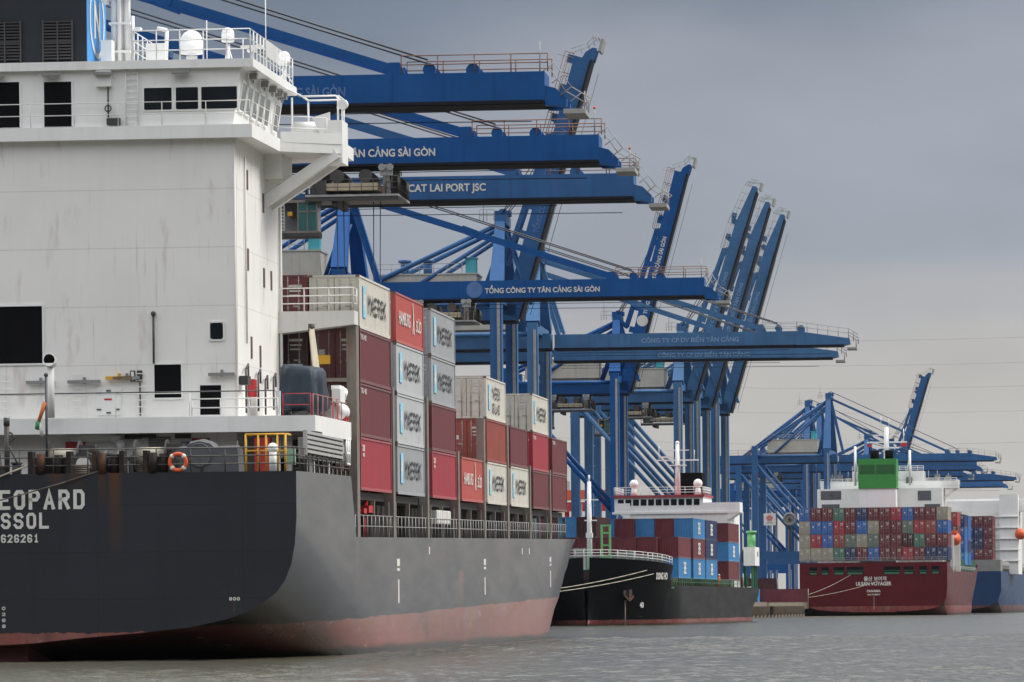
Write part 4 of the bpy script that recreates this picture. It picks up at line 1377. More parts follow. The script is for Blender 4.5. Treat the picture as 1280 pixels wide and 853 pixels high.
def near_loose():
    # lifebuoy on the stern rail
    b = thing('lifebuoy', 'orange and white lifebuoy hanging on the stern rail of the grey ship', 'lifebuoy', at1(7.8, .02, 8.42))
    mb = MB(); mb.torus((0, 0, 0), .36, .09, 'y', 24, 8); mb.build('ring', [ORANGE], b)
    for k in range(4):
        t = PI / 4 + k * PI / 2
        mb = MB(); c = (.36 * math.cos(t), 0, .36 * math.sin(t)); mb.sphere(c, .115, 8, 6); mb.build('white_band', [LETTER], b)
    # tarpaulin-covered rescue boat with its davit
    d = thing('boat_davit', 'covered rescue boat davit under a dark blue tarpaulin on the boat deck', 'davit', at1(11.75, 12.0, 10.6))
    mb = MB(); mb.tube((-.2, 0, 0), (-.2, 0, .5), .45, 14); mb.build('pedestal', [WHITE_RUST], d)
    mb = MB()
    nu, nv = 64, 9
    prof = [(.80, .22), (.98, .4), (1.0, .9), (.97, 1.4), (.95, 1.85), (.93, 2.2), (.80, 2.38), (.4, 2.43), (.01, 2.44)]
    vv = []
    for jr, (r_, z) in enumerate(prof):
        for i in range(nu):
            t = 2 * PI * i / nu
            rr = r_ * (1 + (.085 * math.sin(6 * t + z * 1.4) + .06 * math.sin(13 * t - z)) * (1.25 - z / 2.6))
            vv.append((rr * 1.02 * math.copysign(abs(math.cos(t)) ** .5, math.cos(t)) - .1, rr * 1.9 * math.copysign(abs(math.sin(t)) ** .5, math.sin(t)), z + (.16 * math.sin(3 * t) + .08 * math.sin(7 * t) if z < .5 else -.05 * math.cos(t) + .05 * math.sin(2 * t))))
    fs = [(j * nu + i, j * nu + (i + 1) % nu, (j + 1) * nu + (i + 1) % nu, (j + 1) * nu + i) for j in range(nv - 1) for i in range(nu)] + [tuple(range(nu))]
    mb.add(vv, fs, 0, True); mb.build('tarpaulin', [TARP], d)
    mb = MB(); mb.beam((.62, .4, .6), (-.05, 2.6, 4.25), .34, .40, w2=.22, h2=.26); mb.build('jib', [paint('jib_beige', (.50, .45, .34), rough=.55, var=.15, rust=.3)], d)
    mb = MB(); mb.tube((-.05, 2.6, 4.15), (-.05, 2.6, 4.5), .16, 10); mb.build('sheave_head', [DARK], d)
    mb = MB()
    mb.box(.75, 1.15, 3.5, 5.2, .9, 1.5); mb.box(.6, 1.0, 4.4, 6.0, 1.5, 1.7); mb.tube((.9, 5.8, 1.2), (.9, 6.3, 1.45), .25, 10)
    mb.build('hoist_drum', [WHITE], d)
    # jackstaff with a furled flag
    j = thing('jackstaff', 'thin dark stern flagstaff with a furled orange and green flag', 'flagstaff', at1(1.85, .8, 7.93))
    mb = MB(); mb.tube((0, 0, 0), (0, 0, 4.35), .06, 8); mb.sphere((0, 0, 4.4), .10, 8, 6); mb.build('staff', [WIRE], j)
    mb = MB()
    for (p, q, r_, m) in (((-.05, 0, 3.2), (-.35, 0, 2.35), .11, 0), ((-.35, 0, 2.35), (-.42, 0, 2.0), .14, 1), ((-.30, 0, 2.3), (-.2, 0, 1.7), .10, 2)):
        mb.tube(p, q, r_, 7, r_ * .7, mi=m)
    mb.build('flag', [paint('flag_orange', (.55, .16, .05), rough=.9), paint('flag_green', (.04, .22, .10), rough=.9), LETTER], j)
    j = thing('light_post', 'short dark post with lantern and stays at the edge of the poop', 'post', at1(.05, .9, 7.93))
    mb = MB(); mb.tube((0, 0, 0), (0, 0, 2.2), .12, 8); mb.tube((0, 0, 1.5), (.6, .1, .2), .05, 6); mb.build('staff', [DARK], j)
    mb = MB(); mb.tube((0, 0, 2.2), (0, 0, 2.55), .14, 10); mb.build('lantern', [DARK], j)
    mb = MB(); mb.torus((.1, 0, 1.7), .2, .04, 'y', 14, 6); mb.build('stay_ring', [DARK], j)
    # life raft on the boat deck corner
    r_ = thing('life_raft', 'white life raft canister on the forward corner of the boat deck', 'life raft', at1(12.55, 18.0, 11.1))
    mb = MB(); mb.tube((0, -.55, 0), (0, .55, 0), .40, 16); mb.sphere((0, .55, 0), .40, 14, 8); mb.sphere((0, -.55, 0), .4, 14, 8); mb.build('canister', [WHITE], r_)
    for y in (-.32, .32):
        mb = MB(); mb.box(-.35, .35, y - .08, y + .08, -.5, -.2); mb.build('cradle', [REDP], r_)
    # mooring lines of the stern
    for lab, m, a, b_, sag, rad in (
            ('pale mooring rope slanting down across the stern from the poop', ROPE, (1.15, .06, 8.35), (-14, -2.2, 3.4), .5, .045),
            ('dark sagging mooring rope hanging across the transom under the fairlead', ROPE_DK, (4.4, .05, 8.1), (-14, -2.4, 5.2), 1.6, .035)):
        mb = MB(); pts = []
        for k in range(13):
            t = k / 12
            p = Vector(a).lerp(Vector(b_), t); p.z -= sag * 4 * t * (1 - t) * .5; pts.append(M1 @ p)
        mb.path(pts, rad, 6)
        tag(mb.build('mooring_rope', [m]), lab, 'rope')


near_loose()

# ------------------------------------------------------------------ ship-to-shore cranes
def sts_crane(Y, hx, label, tone='deep', L=37.4, angle=0.0, tip='square', text=None, tmat=None, trolley=None, gz=1.0, th=0.95, tc=.52, tx=None, apex=45.6, zb=34.25, rot=0.095, cab=True, ropes=False):
    """x points over the water from the boom hinge, y along the quay, z up. All heights from the water."""
    M = frame(hx, Y, -rot)
    c = thing('quay_crane', label, 'crane', M, 'blue ship-to-shore gantry cranes along the quay')
    B = BLUE[tone]
    H = 1.88
    lx, ll = -1.8, -18.0            # sea-side and land-side legs
    hw = 9.0
    zq = 2.6
    zt = zb + H
    # --- portal
    for s in (-1, 1):
        for x, nm in ((lx, 'sea_leg'), (ll, 'land_leg')):
            mb = MB(); mb.box(x - .65, x + .65, s * hw - .85, s * hw + .85, zq + 2.6, zt + (.9 if x == lx else 1.8))
            lg = mb.build('leg', [B], c)
            if x == lx:
                mb = MB(); mb.box(x + .15, x + .47, s * hw - 1.05, s * hw - .85, zq + 4, zt)
                mb.build('cable_tray', [GALV], lg)
            mb = MB(); mb.box(x - .9, x + .9, s * hw - 3.2, s * hw + 3.2, zq + 1.0, zq + 1.8)
            for k in range(6):
                mb.tube((x - .3, s * hw - 2.7 + k * 1.08, zq + .5), (x + .3, s * hw - 2.7 + k * 1.08, zq + .5), .42, 10, mi=1)
            mb.build('bogie', [B, DARK], lg)
    for x in (lx, ll):
        mb = MB(); mb.box(x - .6, x + .6, -hw - 2, hw + 2, zq + 1.8, zq + 3.4); mb.build('sill_beam', [B], c)
        mb = MB(); mb.box(x - .55, x + .55, -hw + .5, hw - .5, zt - .3, zt + .85); mb.build('cross_beam', [B], c)
    for s in (-1, 1):
        mb = MB(); mb.box(ll + .65, lx - .65, s * hw - .4, s * hw + .4, 12.6, 14.2); mb.build('portal_beam', [B], c)
        mb = MB()
        mb.tube((ll + .4, s * hw, zb - .5), (lx - .4, s * hw, 16.2), .36, 10)
        mb.build('diagonal_brace', [B], c)
        mb = MB(); mb.tube((ll + .5, s * hw, zb + 1.4), (lx - .5, s * hw, zb + 1.4), .30, 10); mb.build('top_tie', [B], c)
    # zigzag stair on the land leg
    mb = MB()
    for k in range(9):
        z = zq + 3 + k * 3.2
        y0, y1 = (hw + .8, hw + 3.2) if k % 2 == 0 else (hw + 3.2, hw + .8)
        mb.beam((ll, y0, z), (ll, y1, z + 3.2), .8, .12); mb.box(ll - .6, ll + .6, min(y0, y1) - .8, max(y0, y1) + .2, z - .08, z)
    mb.build('stair', [GALV], c)
    # --- fixed girder over the quay: one wide box, dirty underneath, rails along its lower edges
    def girder(mb, x0, x1, za, zb_):
        mb.box(x0, x1, -1.7, 1.7, za, zb_)
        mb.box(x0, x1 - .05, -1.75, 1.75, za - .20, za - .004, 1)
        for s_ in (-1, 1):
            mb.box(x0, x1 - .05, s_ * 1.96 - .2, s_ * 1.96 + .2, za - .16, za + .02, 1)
        n_ = int((x1 - x0) / 3.1)
        for k_ in range(1, n_):      # stiffener edges seen along the web
            xx = x0 + k_ * (x1 - x0) / n_
            mb.box(xx - .03, xx + .03, -1.73, -1.699, za + .1, zb_ - .1)
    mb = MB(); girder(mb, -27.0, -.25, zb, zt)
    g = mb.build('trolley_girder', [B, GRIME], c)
    mb = MB(); mb.rail([(-26.9, -1.65, zt), (-16.0, -1.65, zt)], 1.1, 2.2, .035, 2); mb.build('walkway_rail', [RAILRUST], g)
    # --- machinery house and electrical cabin on top
    mb = MB(); mb.box(-15.8, -4.6, -3.0, 3.0, zt + .5, zt + 3.3); mb.box(-15.9, -4.5, -3.1, 3.1, zt + 3.3, zt + 3.45)
    for x in (-14, -11.6, -9.2, -6.8):
        mb.box(x - .04, x + .04, -3.04, -3.0, zt + .5, zt + 3.3)
    mb.box(-15.4, -5, -2.4, 2.4, zt + .02, zt + .5)
    mh = mb.build('machinery_house', [BEIGE], c)
    mb = MB(); mb.box(-5.9, -4.7, -2.2, -.8, zt + 3.45, zt + 5.1); mb.box(-6.0, -4.6, -2.3, -.7, zt + 5.1, zt + 5.25); mb.build('electric_cabin', [CYAN], mh)
    mb = MB(); mb.rail([(-15.8, -3.0, zt + 3.45), (-6.2, -3.0, zt + 3.45)], 1.1, 1.6, .035, 2); mb.build('roof_rail', [GALV], mh)
    for x in (-13, -10.4):
        mb = MB(); mb.tube((x, 0, zt + 3.45), (x, 0, zt + 4.9), .5, 10); mb.tube((x, 0, zt + 4.9), (x, 0, zt + 5.2), .75, 10)
        mb.build('roof_ventilator', [B], mh)
    # --- A-frame
    for s in (-1, 1):
        mb = MB()
        mb.beam((lx, s * hw * .96, zt + .8), (lx - .1, s * 2.2, apex), 1.7, 1.2, w2=1.0, h2=.8)
        mb.build('mast_leg', [B], c)
    for s in (-1, 1):
        mb = MB(); mb.beam((lx + 3.0, s * 1.5, zt + .1), (lx + .2, s * 2.2, apex - .4), .34, .34); mb.build('mast_strut', [B], c)
    mb = MB(); mb.box(lx - .7, lx + .6, -2.9, 2.9, apex - .6, apex + .5)
    for s in (-1, 1):
        mb.disc((lx + .1, s * 1.6, apex + .7), .55, 'y', 16, .3)
    mb.box(lx - .9, lx + .9, -.9, .9, apex + .5, apex + 1.1)
    ah = mb.build('mast_head', [B], c)
    mb = MB(); mb.rail([(lx - 2.4, -2.6, apex - .2), (lx - .8, -2.6, apex - .2)], 1.3, .8, .04, 2); mb.tube((lx - 2, -2.4, apex - .2), (lx - 2, -2.4, apex + 3), .05, 5)
    mb.build('mast_platform', [GALV], ah)
    for s in (-1, 1):
        mb = MB()
        mb.tube((lx, s * 2.2, apex - .4), (ll, s * 3.4, zt + 1.6), .28, 8); mb.tube((lx - .2, s * 2.2, apex - 1.6), (ll + 4, s * 3.4, zt + .4), .24, 8)
        mb.build('backstay', [B], c)
        mb = MB(); mb.tube((lx - .2, s * 2.3, apex - 3), (-4.4, s * 1.5, zt + .2), .24, 8); mb.build('mast_brace', [B], c)
    # --- boom, built along +x from the hinge, then raised
    bm_ = MB()
    if tip == 'square':
        girder(bm_, .25, L - 1.9, 0, H)
        for s in (-1, 1):
            bm_.prism([(L - 1.9, H * .52), (L - 1.2, H * .42), (L - .5, .10), (L - .5, -.35), (L - 1.9, -.30)], s * 1.35 - .3, s * 1.35 + .3, 'y')
        bm_.box(L - 1.9, L - 1.3, -1.05, 1.05, 0, H * .4)
    else:
        girder(bm_, .25, L - 7.0, 0, H * .92)
        bm_.prism([(L - 7.0, 0), (L - 1, 0), (L - .4, .15), (L - .5, .75), (L - 7.0, H * .92)], -1.7, 1.7, 'y')
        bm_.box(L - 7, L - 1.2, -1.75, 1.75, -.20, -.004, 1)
    sx = L - 11.5
    for s in (-1, 1):
        bm_.prism([(sx - .6, H * .95), (sx + .7, H * .95), (sx + .3, H + .75), (sx - .4, H + .75)], s * 1.45 - .2, s * 1.45 + .2, 'y')
        bm_.disc((sx + 2.2, s * 1.45, H + .25), .42, 'y', 14, .3); bm_.disc((sx + 5.0, s * 1.45, H + .15), .45, 'y', 14, .25)
    Mb = Matrix.Translation((0, 0, zb)) @ Matrix.Rotation(-R(angle), 4, 'Y')
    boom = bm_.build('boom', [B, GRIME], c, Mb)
    zt2 = H if tip == 'square' else H * .92
    mb = MB()
    e0, e1 = (sx + .4, L - 1.7) if tip == 'square' else (sx + .4, L - 7)
    near = mb
    near.rail([(e0, -1.65, zt2), (e1, -1.65, zt2)], 1.15, 2.2, .04, 2)
    if tip != 'square':
        near.rail([(L - 7, -1.65, zt2), (L - .6, -1.65, .8)], 1.15, 1.3, .04, 2)
        near.rail([(L - .6, -1.65, .75), (L + .6, -1.65, .0)], 1.2, .6, .05, 3)
    mb = MB(); mb.rail([(e0, 1.65, zt2), (e1, 1.65, zt2)], 1.15, 2.2, .04, 2); mb.build('boom_rail', [RAILRUST if tip == 'square' else GALV], boom)
    mb = near
    mb.build('boom_rail', [RAILRUST if tip == 'square' else GALV], boom)
    mb = MB()
    if tip == 'square':
        mb.box(L - .7, L + .7, -1.8, 1.8, -.85, -.55)
        mb.rail([(L - 2.0, -1.7, H), (L - .9, -1.8, .3), (L + .4, -1.8, -.5)], .9, .8, .035, 2, up=Vector((.8, 0, .6)))
        mb.rail([(L + .65, -1.7, -.55), (L + .65, 1.7, -.55)], 1.1, 1.4, .035, 3)
        mb.tube((L - 2.2, -1.65, H), (L - 2.2, -1.65, H + 1.9), .05, 5)
    else:
        mb.box(L - .8, L + .4, -1.6, 1.6, -.6, -.35); mb.rail([(L + .3, -1.5, -.35), (L + .3, 1.5, -.35)], 1.2, 1.2, .035, 3)
    mb.build('tip_platform', [GALV], boom)
    if tip == 'square' and angle == 0 and gz == 2:
        mb = MB(); mb.sphere((L - 2.2, -1.65, H + 1.95), .11, 8, 6); mb.build('aircraft_warning_lamp', [ORANGE], boom)
    if text:
        x0, x1, mt = tx[0], tx[1], tmat
        lettering(text, x1 - x0, th, mt, boom, face_m('aft', ((x0 + x1) / 2, -1.745, H * tc)), 'boom_lettering', bold=.025)
        if tx[2]:
            mb = MB(); mb.disc((x0 - 1.1, -1.75, H * .5), .85, 'y', 24, .03); mb.build('boom_emblem', [FADED2 if tx[2] == 1 else LETTER], boom)
    mb = MB()
    mb.tube((L - 8, -1.2, -.55), (1, -1.2, -.6), .03, 4); mb.build('trolley_rope', [WIRE], boom)
    mb = MB(); mb.tube((L - 3, 1.2, -1.0), (1, 1.2, -.8), .03, 4); mb.build('trolley_rope', [WIRE], boom)
    # --- forestays
    if angle == 0:
        for s in (-1, 1):
            mb = MB()
            p0, p1 = Vector((lx + .3, s * 2.3, apex - .2)), Vector((sx - .1, s * 1.45, zt + .35))
            pm = p0.lerp(p1, .46)
            mb.beam(p0, p1, .34, .50)
            mb.beam(pm + Vector((-.8, 0, .32)), pm + Vector((.8, 0, -.29)), .42, .66)
            mb.build('forestay', [B], c)
            mb = MB(); mb.tube(p0 + Vector((0, 0, 1.6)), p1 + Vector((2.2, 0, .55)), .07, 5); mb.build('hoist_rope', [WIRE], c)
    else:
        ca, sa = math.cos(R(angle)), math.sin(R(angle))
        for s in (-1, 1):
            mb = MB()
            a = Vector((lx, s * 2.0, apex + .6))
            for d in (.50, .62):
                q = Vector((ca * L * d - sa * (H + .6), s * 1.4, zb + sa * L * d + ca * (H + .6))); mb.tube(a, q, .06, 5)
            mb.build('hoist_rope', [WIRE], c)
            mb = MB()   # stay folded back along the boom
            u0, u1 = sx, sx - 15
            P_ = lambda u, n: Vector((ca * u - sa * n, s * 1.4, zb + sa * u + ca * n))
            mb.beam(P_(u0, H + .5), P_(u1, H + 1.3), .35, .5); mb.beam(P_(u1, H + 1.3), (lx + .3, s * 2.3, apex - .2), .35, .5)
            mb.build('forestay', [B], c)
        mb = MB()
        for k in range(7):
            u = 9 + k * 3.4
            mb = MB(); mb.box(u, u + .9, -1.6, -1.1, H, H + .7); mb.build('boom_bracket', [B], boom)
    # --- trolley and cab
    if trolley is not None:
        x = trolley
        mb = MB()
        mb.box(x - 3.4, x + 3.4, -3.5, 3.5, zb - 2.45, zb - 2.3, 2)
        mb.box(x - 2.0, x + 1.8, -2.8, 2.8, zb - 1.95, zb - 1.42, 1)
        mb.box(x - 3.0, x - 2.0, -2.9, 2.5, zb - 2.25, zb - 1.2); mb.rail([(x - 1.9, -3.3, zb - 2.3), (x + 2.4, -3.3, zb - 2.3)], 1.1, .8, .03, 2)
        for dx in (-2.6, 2.4):
            for s in (-1, 1):
                mb.box(x + dx - .45, x + dx + .45, s * 2.4 - .22, s * 2.4 + .22, zb - .9, zb - .1, 2); mb.tube((x + dx - .3, s * 2.58, zb - .3), (x + dx - .3, s * 2.78, zb - .3), .26, 10, mi=2); mb.tube((x + dx + .3, s * 2.58, zb - .3), (x + dx + .3, s * 2.78, zb - .3), .26, 10, mi=2)
                mb.box(x + dx - .25, x + dx + .25, s * 2.4 - .2, s * 2.4 + .2, zb - 2.4, zb - .5, 3)
        for dx in (-1.2, .9):
            mb.tube((x + dx, -2.7, zb - .9), (x + dx, 2.7, zb - .9), .5, 12)
        mb.box(x - 3.4, x + 3.4, -3.45, -3.2, zb - 2.75, zb - 2.46); mb.box(x - 1.5, x - 1.1, -3.2, 3.2, zb - 3.0, zb - 2.46)
        mb.rail([(x + 2.5, -3.45, zb - 2.3), (x + 3.35, -3.45, zb - 2.3), (x + 3.35, 3.4, zb - 2.3)], 1.3, .45, .04, 3); mb.rail([(x - 3.35, -3.45, zb - 2.3), (x - 2.6, -3.45, zb - 2.3)], 1.3, .4, .04, 3)
        tr = mb.build('trolley', [DARK, paint('trolley_cream', (.42, .36, .25), rough=.6, var=.2, rust=.4), GALV, RUSTY], c)
        if cab:
            cx = x - 4.3
            mb = MB()
            mb.box(cx - 1.4, cx + 1.75, -3.1, -.9, zb - 5.0, zb - 4.85); mb.box(cx - 1.4, cx + 1.75, -3.1, -.9, zb - 2.8, zb - 2.62)
            mb.box(cx - 1.4, cx + .25, -1.65, -.95, zb - 4.85, zb - 2.8, 1)
            for q in (.3, 1.0, 1.68):
                mb.box(cx + q - .05, cx + q + .05, -3.1, -3.0, zb - 4.85, zb - 2.8)
            mb.box(cx + .3, cx + 1.7, -3.08, -3.0, zb - 3.5, zb - 3.4); mb.beam((cx + .3, -1.65, zb - 4.95), (cx + 1.3, -1.65, zb - 4.5), .1, .1)
            mb.box(cx - 1.5, cx + 1.75, -3.2, -.8, zb - 5.25, zb - 5.0, 2)
            for q in (-1.2, .8):
                mb.box(cx + q - .06, cx + q + .06, -2.1, -1.9, zb - 2.62, zb - 1.6, 2)
            mb.beam((cx - 1.0, -3.0, zb - 2.7), (cx + 2.0, -3.0, zb - 2.3), .12, .12, 2)
            cb = mb.build('operator_cab', [RUSTY, GREY, DARK], tr)
            mb = MB(); mb.box(cx + .28, cx + 1.69, -3.04, -.96, zb - 4.84, zb - 2.81); mb.build('cab_glass', [paint('cab_glass', (.05, .14, .13), rough=.15, var=.2)], cb)
            mb = MB()
            for k in range(8):
                mb.box(cx - 1.2, cx - .72, -3.12, -3.06, zb - 4.8 + k * .25, zb - 4.74 + k * .25)
            mb.box(cx - 1.24, cx - 1.2, -3.12, -3.06, zb - 4.85, zb - 2.8); mb.box(cx - .72, cx - .68, -3.12, -3.06, zb - 4.85, zb - 2.8)
            mb.build('cab_ladder', [LETTER], cb)
            mb = MB(); mb.box(cx - .45, cx - .12, -3.10, -1.65, zb - 3.75, zb - 3.45); mb.build('cab_sign', [YELLOW], cb)
        if ropes:
            for dx in (-1.4, -.9, 1.0, 1.5):
                mb = MB(); mb.tube((x + dx, -1.2 if dx < 0 else 1.2, zb - 2.4), (x + dx * .9, -1.2 if dx < 0 else 1.2, 17.6), .035, 5); mb.build('lifting_rope', [WIRE], tr)
            mb = MB(); mb.box(x - 1.2, x + 1.2, -6.05, 6.05, 16.7, 17.1)
            for s in (-1, 1):
                mb.box(x - 1.2, x + 1.2, s * 6.05 - .15, s * 6.05 + .15, 16.3, 16.95)
            mb.box(x - 1.0, x + 1.0, -1.6, 1.6, 17.1, 17.6)
            mb.build('spreader', [YELLOW], tr)
    return c


TCSG = 'TỔNG CÔNG TY TÂN CẢNG SÀI GÒN'
BTC = 'CÔNG TY CP DV BIỂN TÂN CẢNG'
sts_crane(302, -33.4, 'deep blue quay crane with the highest lowered boom, its lettering faded, tip rail rusty', 'deep', text=TCSG, tmat=FADED2, tx=(12.0, 23.3, 0), th=1.0, L=38.0)
sts_crane(342, -29.2, 'deep blue quay crane with cab and trolley under its boom beside the white bridge wing', 'deep', text=TCSG, tmat=LETTER, tx=(12.2, 24.2, 0), trolley=18.3, ropes=True, th=.88, gz=2, L=38.0)
sts_crane(372, -25.9, 'deep blue quay crane lettered with a port name in bold below two higher booms', 'mid', text='CTY CP CẢNG CÁT LÁI - CAT LAI PORT JSC', tmat=LETTER, tx=(9.6, 24.4, 0), th=1.0, gz=2, L=38.0)
sts_crane(489, -14.9, 'deep blue quay crane with a round emblem and white lettering on its lowered boom', 'deep', text=TCSG, tmat=LETTER, tx=(12.6, 24.6, 1), trolley=8.3, cab=False, th=.85)
sts_crane(525, 1.2, 'mid blue quay crane with raised boom standing behind the four lowered booms', 'mid', L=32.2, angle=74, text=TCSG, tmat=FADED2, tx=(10, 22, 0))
sts_crane(582, 5.5, 'pale blue quay crane with tapered lowered boom and faded lettering, upper of the pair', 'pale', tip='taper', text=BTC, tmat=FADED, tx=(11.1, 23.2, 0), th=.9)
sts_crane(604, 5.6, 'pale blue quay crane with tapered lowered boom just beneath its twin', 'pale', tip='taper', text=BTC, tmat=FADED, tx=(13.7, 25.6, 0), th=.8, zb=33.85, tc=.36)
sts_crane(706, 18.3, 'deep blue quay crane with raised boom bearing a white disc and white lettering', 'deep', L=36.2, angle=75, text=TCSG, tmat=LETTER, tx=(12.2, 24.2, 2), trolley=-9.0, cab=True)
sts_crane(736, 29.2, 'pale blue quay crane with raised boom, tallest of the close group of three', 'pale', L=35.6, angle=73, tip='taper', rot=.135, text=BTC, tmat=FADED, tx=(9, 21, 0), trolley=-10)
sts_crane(761, 33.0, 'pale blue quay crane with raised boom, middle of the close group of three', 'pale', L=35.2, angle=73.5, tip='taper', rot=.135, text=BTC, tmat=FADED, tx=(9, 21, 0), trolley=-8, cab=False)
sts_crane(784, 37.1, 'pale blue quay crane with raised boom, lowest of the close group of three', 'pale', L=35.0, angle=74, tip='taper', rot=.135, text=BTC, tmat=FADED, tx=(9, 21, 0))
sts_crane(1054, 74.1, 'distant pale blue quay crane reaching over the green-funnelled ship with a tapered boom', 'mid', tip='taper', L=36.2, apex=48.9, rot=.155)
sts_crane(1125, 73.9, 'distant blue quay crane with square-ended boom and tall mast behind the dark red ship', 'mid', L=40.4, apex=50.4, trolley=-12, cab=False, rot=.155)
sts_crane(1222, 95.5, 'far blue quay crane with tapered boom ending at the edge of the view', 'mid', tip='taper', rot=.155)
sts_crane(1290, 101.0, 'far deep blue quay crane with square-ended boom above the farthest white ship', 'mid', L=37, rot=.155)
sts_crane(1258, 104.5, 'far blue quay crane with raised boom behind the green funnel', 'mid', L=32, angle=73.5, rot=.155)

sts_crane(1370, 84.0, 'far deep blue quay crane mostly hidden behind the wall of containers, its legs beside it', 'deep', L=34, rot=.155)
sts_crane(1440, 82.5, 'farthest blue quay crane, only its legs and girder showing beyond the quay edge', 'mid', L=34, rot=.155)
sts_crane(1510, 93.0, 'farthest blue quay crane of all, seen only between the legs of the others', 'deep', L=34, rot=.155)
sts_crane(1180, 80.4, 'far mid blue quay crane whose mast stands between two other far masts', 'mid', L=36, apex=52, rot=.155)

# ------------------------------------------------------------------ the black ship, bow towards us
TH2 = 0.165
L2 = 106.0
BOWX, BOWY = 8.95, 560.0
M2 = frame(BOWX + L2 * math.sin(TH2), BOWY + L2 * math.cos(TH2), PI - TH2)


def at2(v, d, z):
    """v positive is port (towards the river), d metres aft of the bow."""
    return M2 @ Matrix.Translation((-v, L2 - d, z))


HB2 = 8.9


def w2d(u):
    return HB2 if u < 92 else HB2 * max(.02, (1 - ((u - 92) / 14.0) ** 2.4)) ** .8


def w2w(u):
    if u < 6: return HB2 * (.55 + .45 * u / 6)
    return HB2 if u < 84 else HB2 * max(.01, (1 - ((u - 84) / 20.8) ** 1.9)) if u < 104.7 else .08


def half2(u, z):
    k = max(0, min(1, (z + .5) / (7.5 if u > 90 else 3.5)))
    return w2w(u) * (1 - k) + w2d(u) * k


def on2(u, z, out=0.0):
    """A spot on the port bow plating and the turn of the plating there."""
    v = half2(u, z); e = .4
    a = math.atan2(half2(u - e, z) - half2(u + e, z), 2 * e)
    return Matrix.Translation((-v, u, z)) @ Matrix.Rotation(-a, 4, 'Z') @ Matrix.Translation((-out, 0, 0)), a


